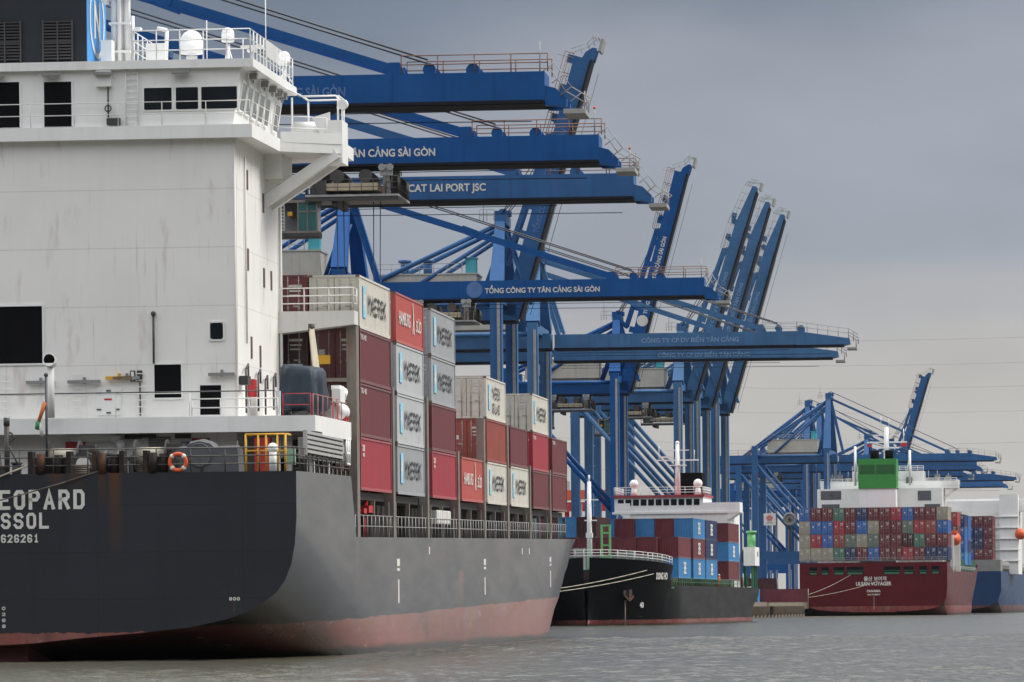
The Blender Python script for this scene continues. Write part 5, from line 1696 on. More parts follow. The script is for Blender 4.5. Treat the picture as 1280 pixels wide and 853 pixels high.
def black_ship():
    s = thing('feeder_ship', 'black container feeder ship with white bridge, moored bow towards the camera', 'ship', M2)
    hb = HB2
    st = []
    for u in (0, 1, 3, 8, 20, 60, 80, 85, 88, 91, 92.8, 93.2, 95, 97.5, 100, 102, 103.6, 104.8, 105.4, 105.9):
        prof = []
        top = 4.55 if u < 93 else 7.0 + (u - 93) * .075
        wd, ww = w2d(u), w2w(u)
        if u < 6:
            ww = hb * (.55 + .45 * u / 6)
        for t in range(9):
            z = -3 + (top + 3) * t / 8
            prof.append((half2(u, z), z))
        prof = [(0, -3.2)] + prof
        st.append((u, prof))
    hm = hull_paint('black_hull_paint', (0.0045, 0.005, 0.007), (0.15, 0.018, 0.02), 0.42, rough=.42, slime=-.2, dents=.12, streaky=.3, spec=.10)
    hull_mesh(st, 'hull', hm, s)
    mb = MB(); mb.box(-8.6, 8.6, .3, 92.8, 4.2, 4.4)
    ring = [(half2(u, 6.6) - .25, u) for u in (93.3, 96, 98.5, 101, 103, 104.6)]
    mb.prism([(-x, y) for x, y in ring] + ring[::-1], 6.3, 6.5, 'z'); mb.build('deck', [GREEN], s)
    lettering('DONG HO', 3.1, .85, LETTER, s, on2(97.0, 5.7, .22)[0] @ face_m('port', (0, 0, 0)), 'ship_name', bold=.03, shear=.2)
    for sgn in (-1, 1):     # anchors in their pockets
        mb = MB()
        Ma, an = on2(101.6, 3.7)
        Ma = Ma @ Matrix.Rotation(PI / 2, 4, 'Z')
        if sgn > 0: Ma = Matrix.Translation((half2(101.6, 3.7), 101.6, 3.7)) @ Matrix.Rotation(an, 4, 'Z') @ Matrix.Rotation(-PI / 2, 4, 'Z')
        mb.disc((0, .0, 0), .75, 'y', 18, .2, 0); mb.box(-.12, .12, .15, .45, -1.0, .4, 1); mb.beam((-.7, .3, -.4), (0, .3, -1.0), .25, .22, 1); mb.beam((.7, .3, -.4), (0, .3, -1.0), .25, .22, 1)
        mb.build('anchor', [paint('hawse', (.05, .045, .05), rough=.7), paint('anchor_rust', (.085, .04, .025), rough=.7, rust=.5)], s, Ma)
    mb = MB(); c_ = on2(101.6, 2.8, .2)[0] @ Vector((0, 0, 0)); mb.tube(c_, (c_.x, c_.y + .3, -1), .08, 6); mb.build('anchor_chain', [RUSTY], s)
    lettering('40', .8, .7, LETTER, s, on2(98.6, 2.2, .14)[0] @ face_m('port', (0, 0, 0)), 'draft_mark', bold=.03)
    mb = MB()
    edge_ = [(half2(u, 7.0) - .1, u, 7.0 + (u - 93) * .075) for u in (93.4, 96, 98.5, 101, 103, 104.6)]
    mb.rail(edge_ + [(-x, y, z) for x, y, z in edge_[::-1]], 1.0, 1.1, .04, 3)
    mb.build('bow_rail', [WHITE], s)
    mb = MB(); mb.tube((.3, 101.0, 6.5), (.3, 101.0, 17.2), .36, 10, .24); mb.beam((-.8, 101, 15.0), (1.3, 101, 15.0), .15, .15); mb.beam((-.6, 101, 12.5), (.9, 101, 12.5), .2, .15); mb.box(-.1, .7, 100.8, 101.3, 10.4, 11.0); mb.tube((.3, 101, 17.2), (.3, 101, 18.0), .12, 8)
    mb.build('foremast', [WHITE], s)
    mb = MB()
    for x in (-1.9, -.9):
        mb.box(x - .12, x + .12, 98.8, 99.1, 7.0, 12.0)
    for z in (8.0, 9.5, 11.0, 11.9):
        mb.box(-1.9, -.9, 98.85, 99.05, z - .1, z + .1)
    mb.build('deck_crane_frame', [LIME], s)
    mb = MB(); mb.box(1.4, 2.7, 97.2, 98.6, 6.5, 9.2); mb.build('vent_trunk', [GREY], s)
    mb = MB(); mb.box(-4.6, -2.4, 96.2, 97.6, 6.5, 8.7); mb.build('vent_trunk', [GREY], s)
    mb = MB(); mb.box(-7.9, 7.9, 93.4, 93.6, 6.4, 8.3)
    for k in range(29):
        mb.box(-7.8 + k * .55, -7.68 + k * .55, 93.6, 93.75, 6.4, 8.3)
    mb.build('breakwater', [GREY], s)
    mb = MB()
    for k in range(30):
        u = 26 + k * 2.2
        for sx in (-1, 1):
            mb.box(sx * 8.3 - .1, sx * 8.3 + .1, u - .12, u + .12, 4.4, 5.5)
    mb.build('deck_stanchions', [paint('stanchion_green', (.16, .15, .09), rough=.7, rust=.6, var=.3)], s)
    mb = MB(); mb.rail([(-8.7, 24, 4.5), (-8.7, 92, 4.5)], 1.0, 2.0, .04, 2); mb.rail([(8.7, 24, 4.5), (8.7, 92, 4.5)], 1.0, 2.0, .04, 2); mb.build('side_rail', [GREEN], s)
    mb = MB(); mb.box(-7.2, 7.2, 24, 92, 4.4, 5.35); mb.build('hatch_coaming', [DARK], s)
    # bridge
    mb = MB(); mb.box(-7.2, 7.9, 8, 19, 4.4, 15.6)
    a = mb.build('deckhouse', [WHITE], s)
    mb = MB(); mb.box(-8.4, 9.3, 14.5, 19.2, 15.6, 15.9); mb.box(-3.4, 9.0, 9, 19.0, 15.6, 17.9)
    mb.box(-8.4, -3.4, 18.7, 19.05, 15.9, 17.1)
    for sx in (-1, 1):
        mb.prism([(sx * 6.8, 14.6), (sx * 8.5, 15.7), (sx * 8.5, 17.1), (sx * 6.8, 17.1)], 15.5, 19.15, 'y')
    w = mb.build('wheelhouse', [WHITE], s)
    mb = MB(); mb.box(-3.6, 9.2, 8.9, 19.3, 17.9, 18.2); mb.build('roof_edge', [paint('roof_red', (.30, .04, .05), rough=.5)], w)
    for k in range(11):
        mb = MB(); rr_window(mb, 'fore', (-2.5 + k * 1.06, 19.0, 17.2), .82, .85, .04, .1); mb.build('window', [GLASS], w)
    for x in (-4.6, -.4, 1.0, 3.0, 4.4, 5.8):
        mb = MB(); rr_window(mb, 'fore', (x, 19.0, 13.9), .45, .55, .04, .15); mb.build('porthole', [GLASS], a)
    mb = MB()
    mb.rail([(-3.4, 10, 18.2), (-3.4, 19.2, 18.2), (9, 19.2, 18.2), (9, 10, 18.2)], 1.1, 1.2, .035, 3); mb.build('roof_rail', [WHITE], w)
    mb = MB(); mb.tube((0, 13, 18.2), (0, 13, 25.5), .42, 10, .26); mb.beam((-3.0, 13, 23.2), (3.2, 13, 23.2), .2, .2); mb.beam((-1.6, 13, 24.6), (1.8, 13, 24.6), .14, .14); mb.box(-1.2, 1.2, 12.6, 13.4, 22.4, 22.55); mb.box(.6, 2.4, 12.9, 13.2, 23.5, 23.75); mb.tube((2.6, 13, 23.2), (2.6, 13, 25.2), .05, 5); mb.tube((-2.4, 13, 23.2), (-2.4, 13, 24.6), .05, 5); mb.sphere((0, 13, 25.6), .3, 8, 6)
    mb.build('radar_mast', [WHITE], w, Matrix.Translation((.9, 0, 0)))
    for x in (-2.2, 6.8):
        mb = MB(); mb.tube((x, 15, 18.2), (x, 15, 19.4), .5, 10, .3); mb.sphere((x, 15, 19.85), .64, 16, 10); mb.build('radar_dome', [WHITE], w)
    for q_ in (a, w):
        q_.location.z -= .75
    mb = MB(); mb.box(-1.9, 1.9, 4.5, 8.5, 15, 20.8); mb.build('funnel', [BLACK], s)
    mb = MB(); mb.tube((-9.0, 9.5, 10.2), (-9.0, 9.5, 12.2), .62, 12, .55); mb.tube((-9.0, 9.5, 12.2), (-9.0, 9.5, 12.5), .75, 12); mb.build('ventilator', [LIME], s)
    mb = MB(); mb.box(-9.7, -8.1, 6.0, 11.5, 7.6, 10.2); mb.box(-9.75, -9.4, 7.8, 8.4, 8.9, 9.6, 1); mb.build('side_house', [WHITE, BLACK], s)
    mb = MB()
    for y in (6.3, 8.6, 11):
        mb.box(-9.4, -9.1, y - .15, y + .15, 4.4, 7.6)
    mb.beam((-7.5, 3.5, 4.4), (-7.8, 9.5, 9.8), .35, .35); mb.tube((-7.6, 2, 5), (-7.7, 5, 6.4), .12, 6)
    mb.build('boat_frame', [GREEN], s)


black_ship()


def flower(root, h, L, x=-W2 - .004):
    """White block emblem on the river-side face."""
    mb = MB()
    a, b = L * .10, h * .24
    for k in (-1, 0, 1):
        mb.box(-a, a, k * b - .12, k * b + .12, 0, .012)
    mb.beam((-a * .8, -b, .006), (a * .8, b, .006), .35, .012, up=Vector((0, 0, 1))); mb.beam((-a * .8, b, .006), (a * .8, -b, .006), .35, .013, up=Vector((0, 0, 1)))
    mb.build('emblem', [LETTER], root, face_m('port', (x, 0, h * .52)))


def black_stacks():
    g = 'containers stacked on the black feeder ship'
    zb = 5.45
    rows = [8.5 - 1.22 - 2.5 * k for k in range(7)]
    bays = [(20.9, 'first'), (35.6, 'second'), (48.7, 'third'), (73.5, 'aftermost')]

    def put(col, row, d, k, lab, emblem=False, shift=0, door=None):
        r = container(at2(rows[row], d + 6.096 + shift, zb + k * 2.6), col, lab, g)
        if emblem: flower(r, 2.591, 12.192)
    T = ['bottom tier', 'middle tier', 'top tier', 'fourth tier']
    # riverside row
    side = {0: [('sky', 1), ('maroon', 0)], 1: [('sky', 1), ('maroon', 1), ('sky', 1)], 2: [('sky', 1), ('navy', 1), ('navy', 1)], 3: [('maroon', 0), ('sky', 1), ('maroon', 0)]}
    for b, st in side.items():
        for k, (col, em) in enumerate(st):
            put(col, 0, bays[b][0], k, '%s container%s, %s, riverside row, %s bay on the black ship' % (CC[col][1], ' with white emblem' if em else '', T[k], bays[b][1]), em)
    # inner rows whose fronts show over the forecastle
    inner = [(1, 0, ['dark', 'maroon'], -2.0), (2, 0, ['dark', 'maroon'], -2.2), (3, 0, ['dark', 'maroon'], -2.0), (4, 0, ['dark', 'maroon', 'dark'], -2.2), (5, 0, ['dark', 'maroon', 'sky'], -2.0), (6, 0, ['dark', 'maroon', 'maroon'], -2.2),
             (1, 1, ['maroon', 'maroon', 'maroon'], 0), (2, 1, ['maroon', 'maroon', 'sky'], 0), (3, 1, ['maroon', 'maroon', 'maroon'], -1), (4, 1, ['maroon', 'dark', 'sky'], -1), (5, 1, ['maroon', 'maroon', 'maroon'], -1), (6, 1, ['maroon', 'dark', 'maroon'], -1), (1, 3, ['maroon', 'sky', 'maroon'], 0), (2, 3, ['dark', 'maroon', 'dark'], 0)]
    RN = ['second', 'third', 'fourth', 'fifth', 'sixth', 'quayside']
    for row, b, st, sh in inner:
        for k, col in enumerate(st):
            if b == 1 and k < 1: continue
            put(col, row, bays[b][0], k, '%s container, %s, %s row from the river, %s bay on the black ship' % (CC[col][1], T[k], RN[row - 1], bays[b][1]), row == 3 and k == 2, sh)


black_stacks()


# ------------------------------------------------------------------ the dark red ship, stern towards us
TH3 = 0.157
M3 = frame(79.3, 1022.0, -TH3)


def red_ship():
    s = thing('container_ship', 'dark red container ship with bright green funnel, stern towards the camera', 'ship', M3)
    hb = 16.2
    T0 = [(0, 0), (.30, .0), (.302, .02), (.55, .05), (.75, .10), (.88, .2), (.95, .34), (.985, .55), (1, 1)]
    st = []
    for u in (0, 3, 8, 14, 22, 35, 60, 100, 118, 126, 132, 138, 143, 147):
        zc = .4 - 5 * min(1, u / 20)
        zs = 6.0 - 7 * min(1, u / 40)
        top = 11.3 if u < 120 else 12.5
        if u < 14: top = 11.3
        elif u < 112: top = 9.6
        sc = 1 if u < 118 else max(.03, 1 - ((u - 118) / 30) ** 1.6)
        sl = 1 if u < 95 else max(.01, 1 - ((u - 95) / 50) ** 1.3) if u < 145 else .01
        prof = []
        for a, b_ in T0:
            prof.append((a, zc + (zs - zc) * b_))
        for t in (.35, .7, 1):
            prof.append((1, zs + (top - zs) * t))
        out = []
        for a, z in prof:
            k = max(0, min(1, (z + 1) / 9.5))
            out.append((hb * a * (sl * (1 - k) + sc * k), z))
        st.append((u, out))
    hm = hull_paint('red_hull_paint', (0.088, 0.005, 0.011), (0.21, 0.026, 0.03), 1.7, rough=.42, slime=0.0, dents=.15, streaky=.3, spec=.22)
    hull_mesh(st, 'hull', hm, s)
    mb = MB(); mb.box(-16, 16, .2, 13.9, 11.0, 11.2); mb.box(-15.8, 15.8, 14, 112, 9.0, 9.3); mb.build('deck', [DARK], s)
    for x0, x1 in ((-14.0, -12.3), (-11.4, -9.8), (-8.6, -6.4), (-5.8, -2.2), (2.3, 5.9), (6.7, 8.9), (10.1, 11.8), (12.8, 14.5)):
        mb = MB(); mb.box(x0, x1, -.03, .06, 8.7, 10.4); o = mb.build('mooring_port', [BLACK], s)
        mb = MB(); mb.box(x0 + .15, x1 - .15, -.06, -.03, 8.75, 9.15); mb.box(x0, x1, -.08, -.03, 9.45, 9.55); mb.build('mooring_fitting', [GREEN], o)
    lettering('울산 보이저', 4.9, 1.0, LETTER, s, face_m('aft', (0.4, -.02, 7.75)), 'ship_name_korean', bold=.02)
    lettering('ULSAN VOYAGER', 7.8, .85, LETTER, s, face_m('aft', (0.1, -.02, 6.65)), 'ship_name', bold=.03)
    lettering('PANAMA', 3.0, .55, LETTER, s, face_m('aft', (0.1, -.02, 5.05)), 'home_port', bold=.03)
    lettering('IMO 9188817', 2.8, .34, LETTER, s, face_m('aft', (0.1, -.02, 4.25)), 'ship_number', bold=.03)
    mb = MB(); mb.box(.08, .14, -.02, .01, .8, 3.9); mb.build('draft_line', [LETTER], s)
    mb = MB(); mb.rail([(-16, .1, 11.3), (16, .1, 11.3), (16, 13.8, 11.3)], 1.1, 1.6, .05, 3); mb.build('stern_rail', [GALV], s)
    # house
    mb = MB(); mb.box(-14.0, 14.0, 20, 33, 9.3, 28.0); a = mb.build('deckhouse', [WHITE], s)
    mb = MB(); mb.box(-4.1, 4.0, 14.6, 20, 9.3, 27.9); mb.build('engine_casing', [WHITE], s)
    mb = MB(); mb.box(-4.3, 4.2, 14.3, 20.2, 27.9, 34.5)
    f = mb.build('funnel', [paint('funnel_green', (.035, .24, .045), rough=.45, var=.08, streak=.15)], s)
    for x0, x1 in ((-4.0, -.6), (-.2, 3.8)):
        mb = MB(); mb.box(x0, x1, 14.22, 14.3, 31.2, 33.2)
        for k in range(5):
            mb.box(x0, x1, 14.15, 14.22, 31.3 + k * .4, 31.5 + k * .4)
        mb.build('louver', [paint('louver_green', (.02, .12, .03), rough=.5)], f)
    mb = MB()
    for x in (-1.3, -.3, 2.0, 2.9):
        mb.tube((x, 17, 34.4), (x, 16.6, 36.4), .5, 10)
    mb.build('exhaust_pipe', [BLACK], f)
    mb = MB(); mb.box(-13.6, 17.2, 24, 31, 28.0, 28.7); mb.box(-13.6, 17.2, 23.9, 24.05, 28.7, 29.7); mb.box(-6.5, 9.5, 25, 32, 28.7, 32.0)
    for sx in (-13.4, 17.0):
        mb.box(sx - .3, sx + .3, 24, 31, 28.7, 29.9)
    mb.beam((-13.4, 25, 28.0), (-9.5, 25, 25.2), .5, .5); mb.beam((17.0, 25, 28.0), (13.0, 25, 25.2), .5, .5)
    b = mb.build('bridge', [WHITE], s)
    mb = MB(); mb.rail([(-13.5, 24, 29.0), (-5, 24, 29.0)], 1.3, 1.3, .05, 3); mb.rail([(5, 24, 29.0), (17, 24, 29.0)], 1.3, 1.3, .05, 3); mb.rail([(-6.5, 25, 32), (9.5, 25, 32)], 1.1, 1.3, .05, 3)
    mb.build('bridge_rail', [WHITE], b)
    for x0, x1, z0, z1 in ((-13.2, -8.6, 25.6, 27.6), (-13.0, -9, 22.6, 24.6), (8.5, 11.5, 25.2, 27.4), (5.6, 7, 29.2, 30.6), (10, 13.5, 23, 24.4)):
        mb = MB(); mb.box(x0, x1, 19.95 if z1 < 28 else 23.8, 20.05 if z1 < 28 else 25.1, z0, z1); mb.build('window' if z1 < 28 else 'bridge_window', [paint('window_grey', (.10, .11, .12), rough=.3)], a)
    for x, y in ((-11, 24.6), (-9.3, 25.2), (-7.4, 24.8), (10.6, 25), (12.6, 24.8), (15, 25.4), (-5.2, 24.4)):
        mb = MB(); mb.box(x - .6, x + .6, y - .4, y + .4, 28.7, 30.2 + (x % 1.3)); mb.tube((x, y, 29.5), (x, y, 31.4 + (x % 1.0)), .1, 6)
        mb.build('deck_gear', [GREY], b)
    for x in (-5.4, 6.8):
        mb = MB(); mb.tube((x, 20, 28.7), (x, 20, 37.5 if x < 0 else 36.5), .28, 8); mb.beam((x, 20, 35.4), (x + (-1.2 if x > 0 else 1.0), 20, 29.0), .2, .2); mb.build('derrick_post', [WHITE], s)
    mb = MB(); mb.tube((1.0, 28, 32), (1.0, 28, 42.0), .75, 10, .5); mb.beam((-3.4, 28, 38.6), (5.6, 28, 38.6), .3, .3); mb.beam((-2, 28, 40.2), (4, 28, 40.2), .25, .25); mb.box(-1.6, 3.8, 27.4, 28.6, 37.2, 37.5); mb.tube((4.9, 28, 38.6), (4.9, 28, 41.6), .1, 6); mb.tube((-.2, 28, 42), (-.2, 28, 44.5), .06, 5); mb.tube((1.6, 28, 42), (1.6, 28, 44), .06, 5); mb.box(4.2, 5.6, 27.8, 28.2, 37.6, 38.4, 1); mb.box(-3.4, -2.4, 27.8, 28.2, 37.6, 38.2, 1)
    mb.build('radar_mast', [WHITE, REDP], s)
    mb = MB(); mb.rail([(16.1, 14, 9.6), (16.1, 110, 9.6)], 1.1, 2.5, .05, 2); mb.build('side_rail', [GALV], s)
    mb = MB()
    for k in range(14):
        u = 52 + 4.2 * k
        mb.box(15.5, 16.1, u - .9, u + .9, 9.6, 12.3)
    mb.build('hatch_side_frames', [GREEN], s)
    mb = MB(); mb.box(14.2, 16.4, 20, 21.2, 9.3, 17.5); mb.build('davit', [WHITE], s)
    mb = MB(); mb.box(14.2, 17.2, 30, 31, 9.3, 17.5); mb.build('davit', [WHITE], s)


red_ship()


def at3(v, u, z):
    return M3 @ Matrix.Translation((v, u, z))


GRID3 = [  # bottom tier first, quay side first
    'beige beige beige green navy maroon blue maroon maroon red maroon navy navy'.split(),
    'beige red blue brick olive beige olive maroon maroon dark green maroon maroon'.split(),
    'beige blue blue red maroon blue beige maroon maroon olive red brick blue'.split(),
    'blue maroon maroon green maroon navy maroon maroon red blue maroon maroon beige'.split()]


def red_stacks():
    g = 'containers stacked on the dark red ship'
    T = ['bottom tier', 'second tier', 'third tier', 'top tier']
    for k, rw in enumerate(GRID3):
        for i, col in enumerate(rw):
            lab = '%s container, %s, %s column from the quay over the dark red stern' % (CC[col][1], T[k], ORD[i])
            container(at3(-15.1 + 2.52 * i, 1.0 + 6.1, 11.75 + k * 2.92), col, lab, g, h=2.896)
    for b, (u, st) in enumerate(((36.5, ['navy', 'maroon', 'maroon', 'red']), (64, ['sky', 'blue', 'blue', 'navy']), (78, ['blue', 'navy', 'blue', 'blue']))):
        for j in (0, 1):
            for k, col in enumerate(st if j == 0 else st[::-1]):
                lab = '%s container, %s, %s row, %s stack ahead of the green funnel' % (CC[col][1], T[k], 'outer' if j == 0 else 'inner', ORD[b])
                container(at3(15.0 - 2.52 * j, u + 6.1, 11.2 + k * 2.92), col, lab, g, h=2.896)
    lb = thing('lifeboat', 'orange enclosed lifeboat hung at the side of the dark red ship', 'lifeboat', at3(16.3, 25.5, 16.6))
    mb = MB(); rows_ = []
    for j in range(9):
        t = j / 8; u = -3.8 + 7.6 * t; r = max(.12, math.sin(PI * min(1, max(0, t * .94 + .03)))) ** .55
        rows_.append([(1.45 * r * math.cos(2 * PI * i / 14), u, 1.55 * r * math.sin(2 * PI * i / 14)) for i in range(14)])
    vv = [p for q in rows_ for p in q]
    mb.add(vv, [(j * 14 + i, j * 14 + (i + 1) % 14, (j + 1) * 14 + (i + 1) % 14, (j + 1) * 14 + i) for j in range(8) for i in range(14)] + [tuple(range(14)), tuple(range(112, 126))], 0, True)
    mb.build('boat', [ORANGE], lb)
    mb = MB(); mb.box(-.7, .7, -3, -1.6, 1.2, 1.9); mb.build('cockpit', [ORANGE], lb)


red_stacks()

# ------------------------------------------------------------------ the farthest ship
M4 = frame(114.0, 1225.0, -0.165)


def far_ship():
    s = thing('container_ship', 'farthest container ship with blue stern and wide white bridge, partly behind the dark red ship', 'ship', M4)
    hb = 14.6
    st = []
    for u in (0, 4, 12, 25, 60, 110, 130, 142, 150):
        zc = .3 - 5 * min(1, u / 20); zs = 5.5 - 6 * min(1, u / 40); top = 10.6
        sc = 1 if u < 110 else max(.03, 1 - ((u - 110) / 41) ** 1.6)
        prof = [(0, zc), (.5, zc + .4), (.8, zc + .22 * (zs - zc)), (.94, zc + .5 * (zs - zc)), (1, zs), (1, (zs + top) / 2), (1, top)]
        st.append((u, [(hb * a * sc, z) for a, z in prof]))
    hull_mesh(st, 'hull', hull_paint('far_hull_paint', (0.010, 0.042, 0.12), (0.06, 0.014, 0.02), 1.6, rough=.45, spec=.3, slime=0.0, dents=.1), s)
    mb = MB(); mb.prism([(-14.5, .1), (14.5, .1), (14.5, 9), (-14.5, 9)], 10.6, 13.6, 'z'); mb.build('poop_house', [GREY], s)
    mb = MB(); mb.box(-14.4, 14.4, 9, 130, 9.8, 10.1); mb.build('deck', [DARK], s)
    mb = MB(); mb.rail([(14.5, 9, 10.6), (14.5, 110, 10.6)], 2.6, 2.5, .10, 3); mb.build('side_rail', [GALV], s)
    mb = MB(); mb.box(-13.5, 17.0, 42, 56, 10, 30.0); mb.box(-18, 21, 43, 50, 27.0, 30.6); mb.box(12, 17, 38, 42, 10, 31.5)
    a = mb.build('deckhouse', [WHITE], s)
    for k in range(9):
        mb = MB(); mb.box(-.5 + k * 1.25, .5 + k * 1.25, 42.9, 43.02, 28.3, 29.2); mb.build('window', [paint('window_teal', (.10, .20, .20), rough=.3)], a)
    for x, z in ((-9, 25), (-6.5, 24), (-4, 26), (-1, 23), (5, 22), (8, 24.5)):
        mb = MB(); mb.box(x - .4, x + .4, 41.93, 42.02, z - .45, z + .45); mb.build('porthole', [GLASS], a)
    mb = MB(); mb.box(-7, 2, 36, 41, 10, 27); mb.build('engine_casing', [BEIGE], s)
    for z in (13.5, 16.5, 19.5, 22.5, 25.5):
        mb = MB(); mb.box(-13.9, 17.4, 41.4, 42, z, z + .2); mb.rail([(2.2, 41.45, z + .2), (11.8, 41.45, z + .2)], 1.1, 1.6, .05, 2); mb.box(12 - .01, 17.3, 37.5, 38, z, z + .15); mb.build('deck_ledge', [WHITE], a)


far_ship()


def far_stacks():
    T = ['bottom tier', 'second tier', 'third tier', 'top tier']
    g = 'containers stacked on the farthest ship'
    for i, st in enumerate((['blue', 'navy', 'navy', 'maroon'], ['maroon', 'navy', 'navy', 'maroon'], ['maroon', 'maroon', 'maroon', 'maroon'])):
        for k, col in enumerate(st):
            lab = '%s container, %s, %s row above the far blue stern' % (CC[col][1], T[k], ('first', 'second', 'outermost')[i])
            container(M4 @ Matrix.Translation((5.6 + 2.52 * i, 16.2, 13.7 + k * 2.9)), col, lab, g, h=2.896)
    for k, col in enumerate(('maroon', 'green', 'red', 'maroon')):
        container(M4 @ Matrix.Translation((13.2, 70, 11 + k * 2.9)), col, '%s container, %s, beyond the white house of the farthest ship' % (CC[col][1], T[k]), g, h=2.896)
    lb = thing('lifeboat', 'orange lifeboat hung beside the white house of the farthest ship', 'lifeboat', M4 @ Matrix.Translation((17.6, 38.0, 20.8)))
    mb = MB(); mb.sphere((0, 0, 0), 1.5, 14, 10); mb.sphere((0, 1.8, 0), 1.5, 14, 10); mb.sphere((0, 3.2, -.1), 1.2, 14, 10); mb.build('boat', [ORANGE], lb)


far_stacks()


# ------------------------------------------------------------------ quay furniture, yard
def person(M, label, vest):
    """A standing figure grown from a skeleton."""
    p = thing('person', label, 'person', M)
    me = bpy.data.meshes.new('body')
    V = [(0, 0, .95), (0, 0, 1.15), (0, 0, 1.40), (0, 0, 1.52), (0, .01, 1.66), (.20, 0, 1.40), (.27, .03, 1.12), (.26, .16, .90), (-.20, 0, 1.40), (-.28, .0, 1.12), (-.27, .08, .87),
         (.10, 0, .90), (.12, .03, .50), (.12, 0, .07), (.13, .16, .04), (-.10, 0, .90), (-.13, .05, .50), (-.14, 0, .07), (-.15, .16, .04)]
    Ed = [(0, 1), (1, 2), (2, 3), (3, 4), (2, 5), (5, 6), (6, 7), (2, 8), (8, 9), (9, 10), (0, 11), (11, 12), (12, 13), (13, 14), (0, 15), (15, 16), (16, 17), (17, 18)]
    rad = [.15, .15, .17, .065, .105, .075, .055, .04, .075, .055, .04, .10, .075, .055, .05, .10, .075, .055, .05]
    me.from_pydata(V, Ed, [])
    o = link('tmp_body', me, None)
    sk = o.modifiers.new('skin', 'SKIN'); sk.use_smooth_shade = True
    for i, r_ in enumerate(rad):
        o.data.skin_vertices[0].data[i].radius = (r_, r_ * .85)
    o.data.skin_vertices[0].data[0].use_root = True
    o.modifiers.new('sub', 'SUBSURF').levels = 1
    dg = bpy.context.evaluated_depsgraph_get()
    m2 = bpy.data.meshes.new_from_object(o.evaluated_get(dg))
    bpy.data.objects.remove(o)
    m2.materials.clear(); m2.materials.append(vest); m2.materials.append(SKIN)
    for f in m2.polygons:
        z = f.center.z
        f.material_index = 1 if (z > 1.50 or (z < .93 and abs(f.center.x) > .23)) else 0
    m2.name = 'body'
    link('body', m2, p)
    mb = MB(); mb.sphere((0, 0, 1.70), .135, 12, 8, sz=.85); mb.disc((0, .03, 1.69), .16, 'z', 14, .02); mb.build('helmet', [HELMET], p)


person(at2(8.45, 63.0, 4.42) @ Matrix.Rotation(R(70), 4, 'Z'), 'person in orange coveralls at the rail of the black ship', CLOTH_O)


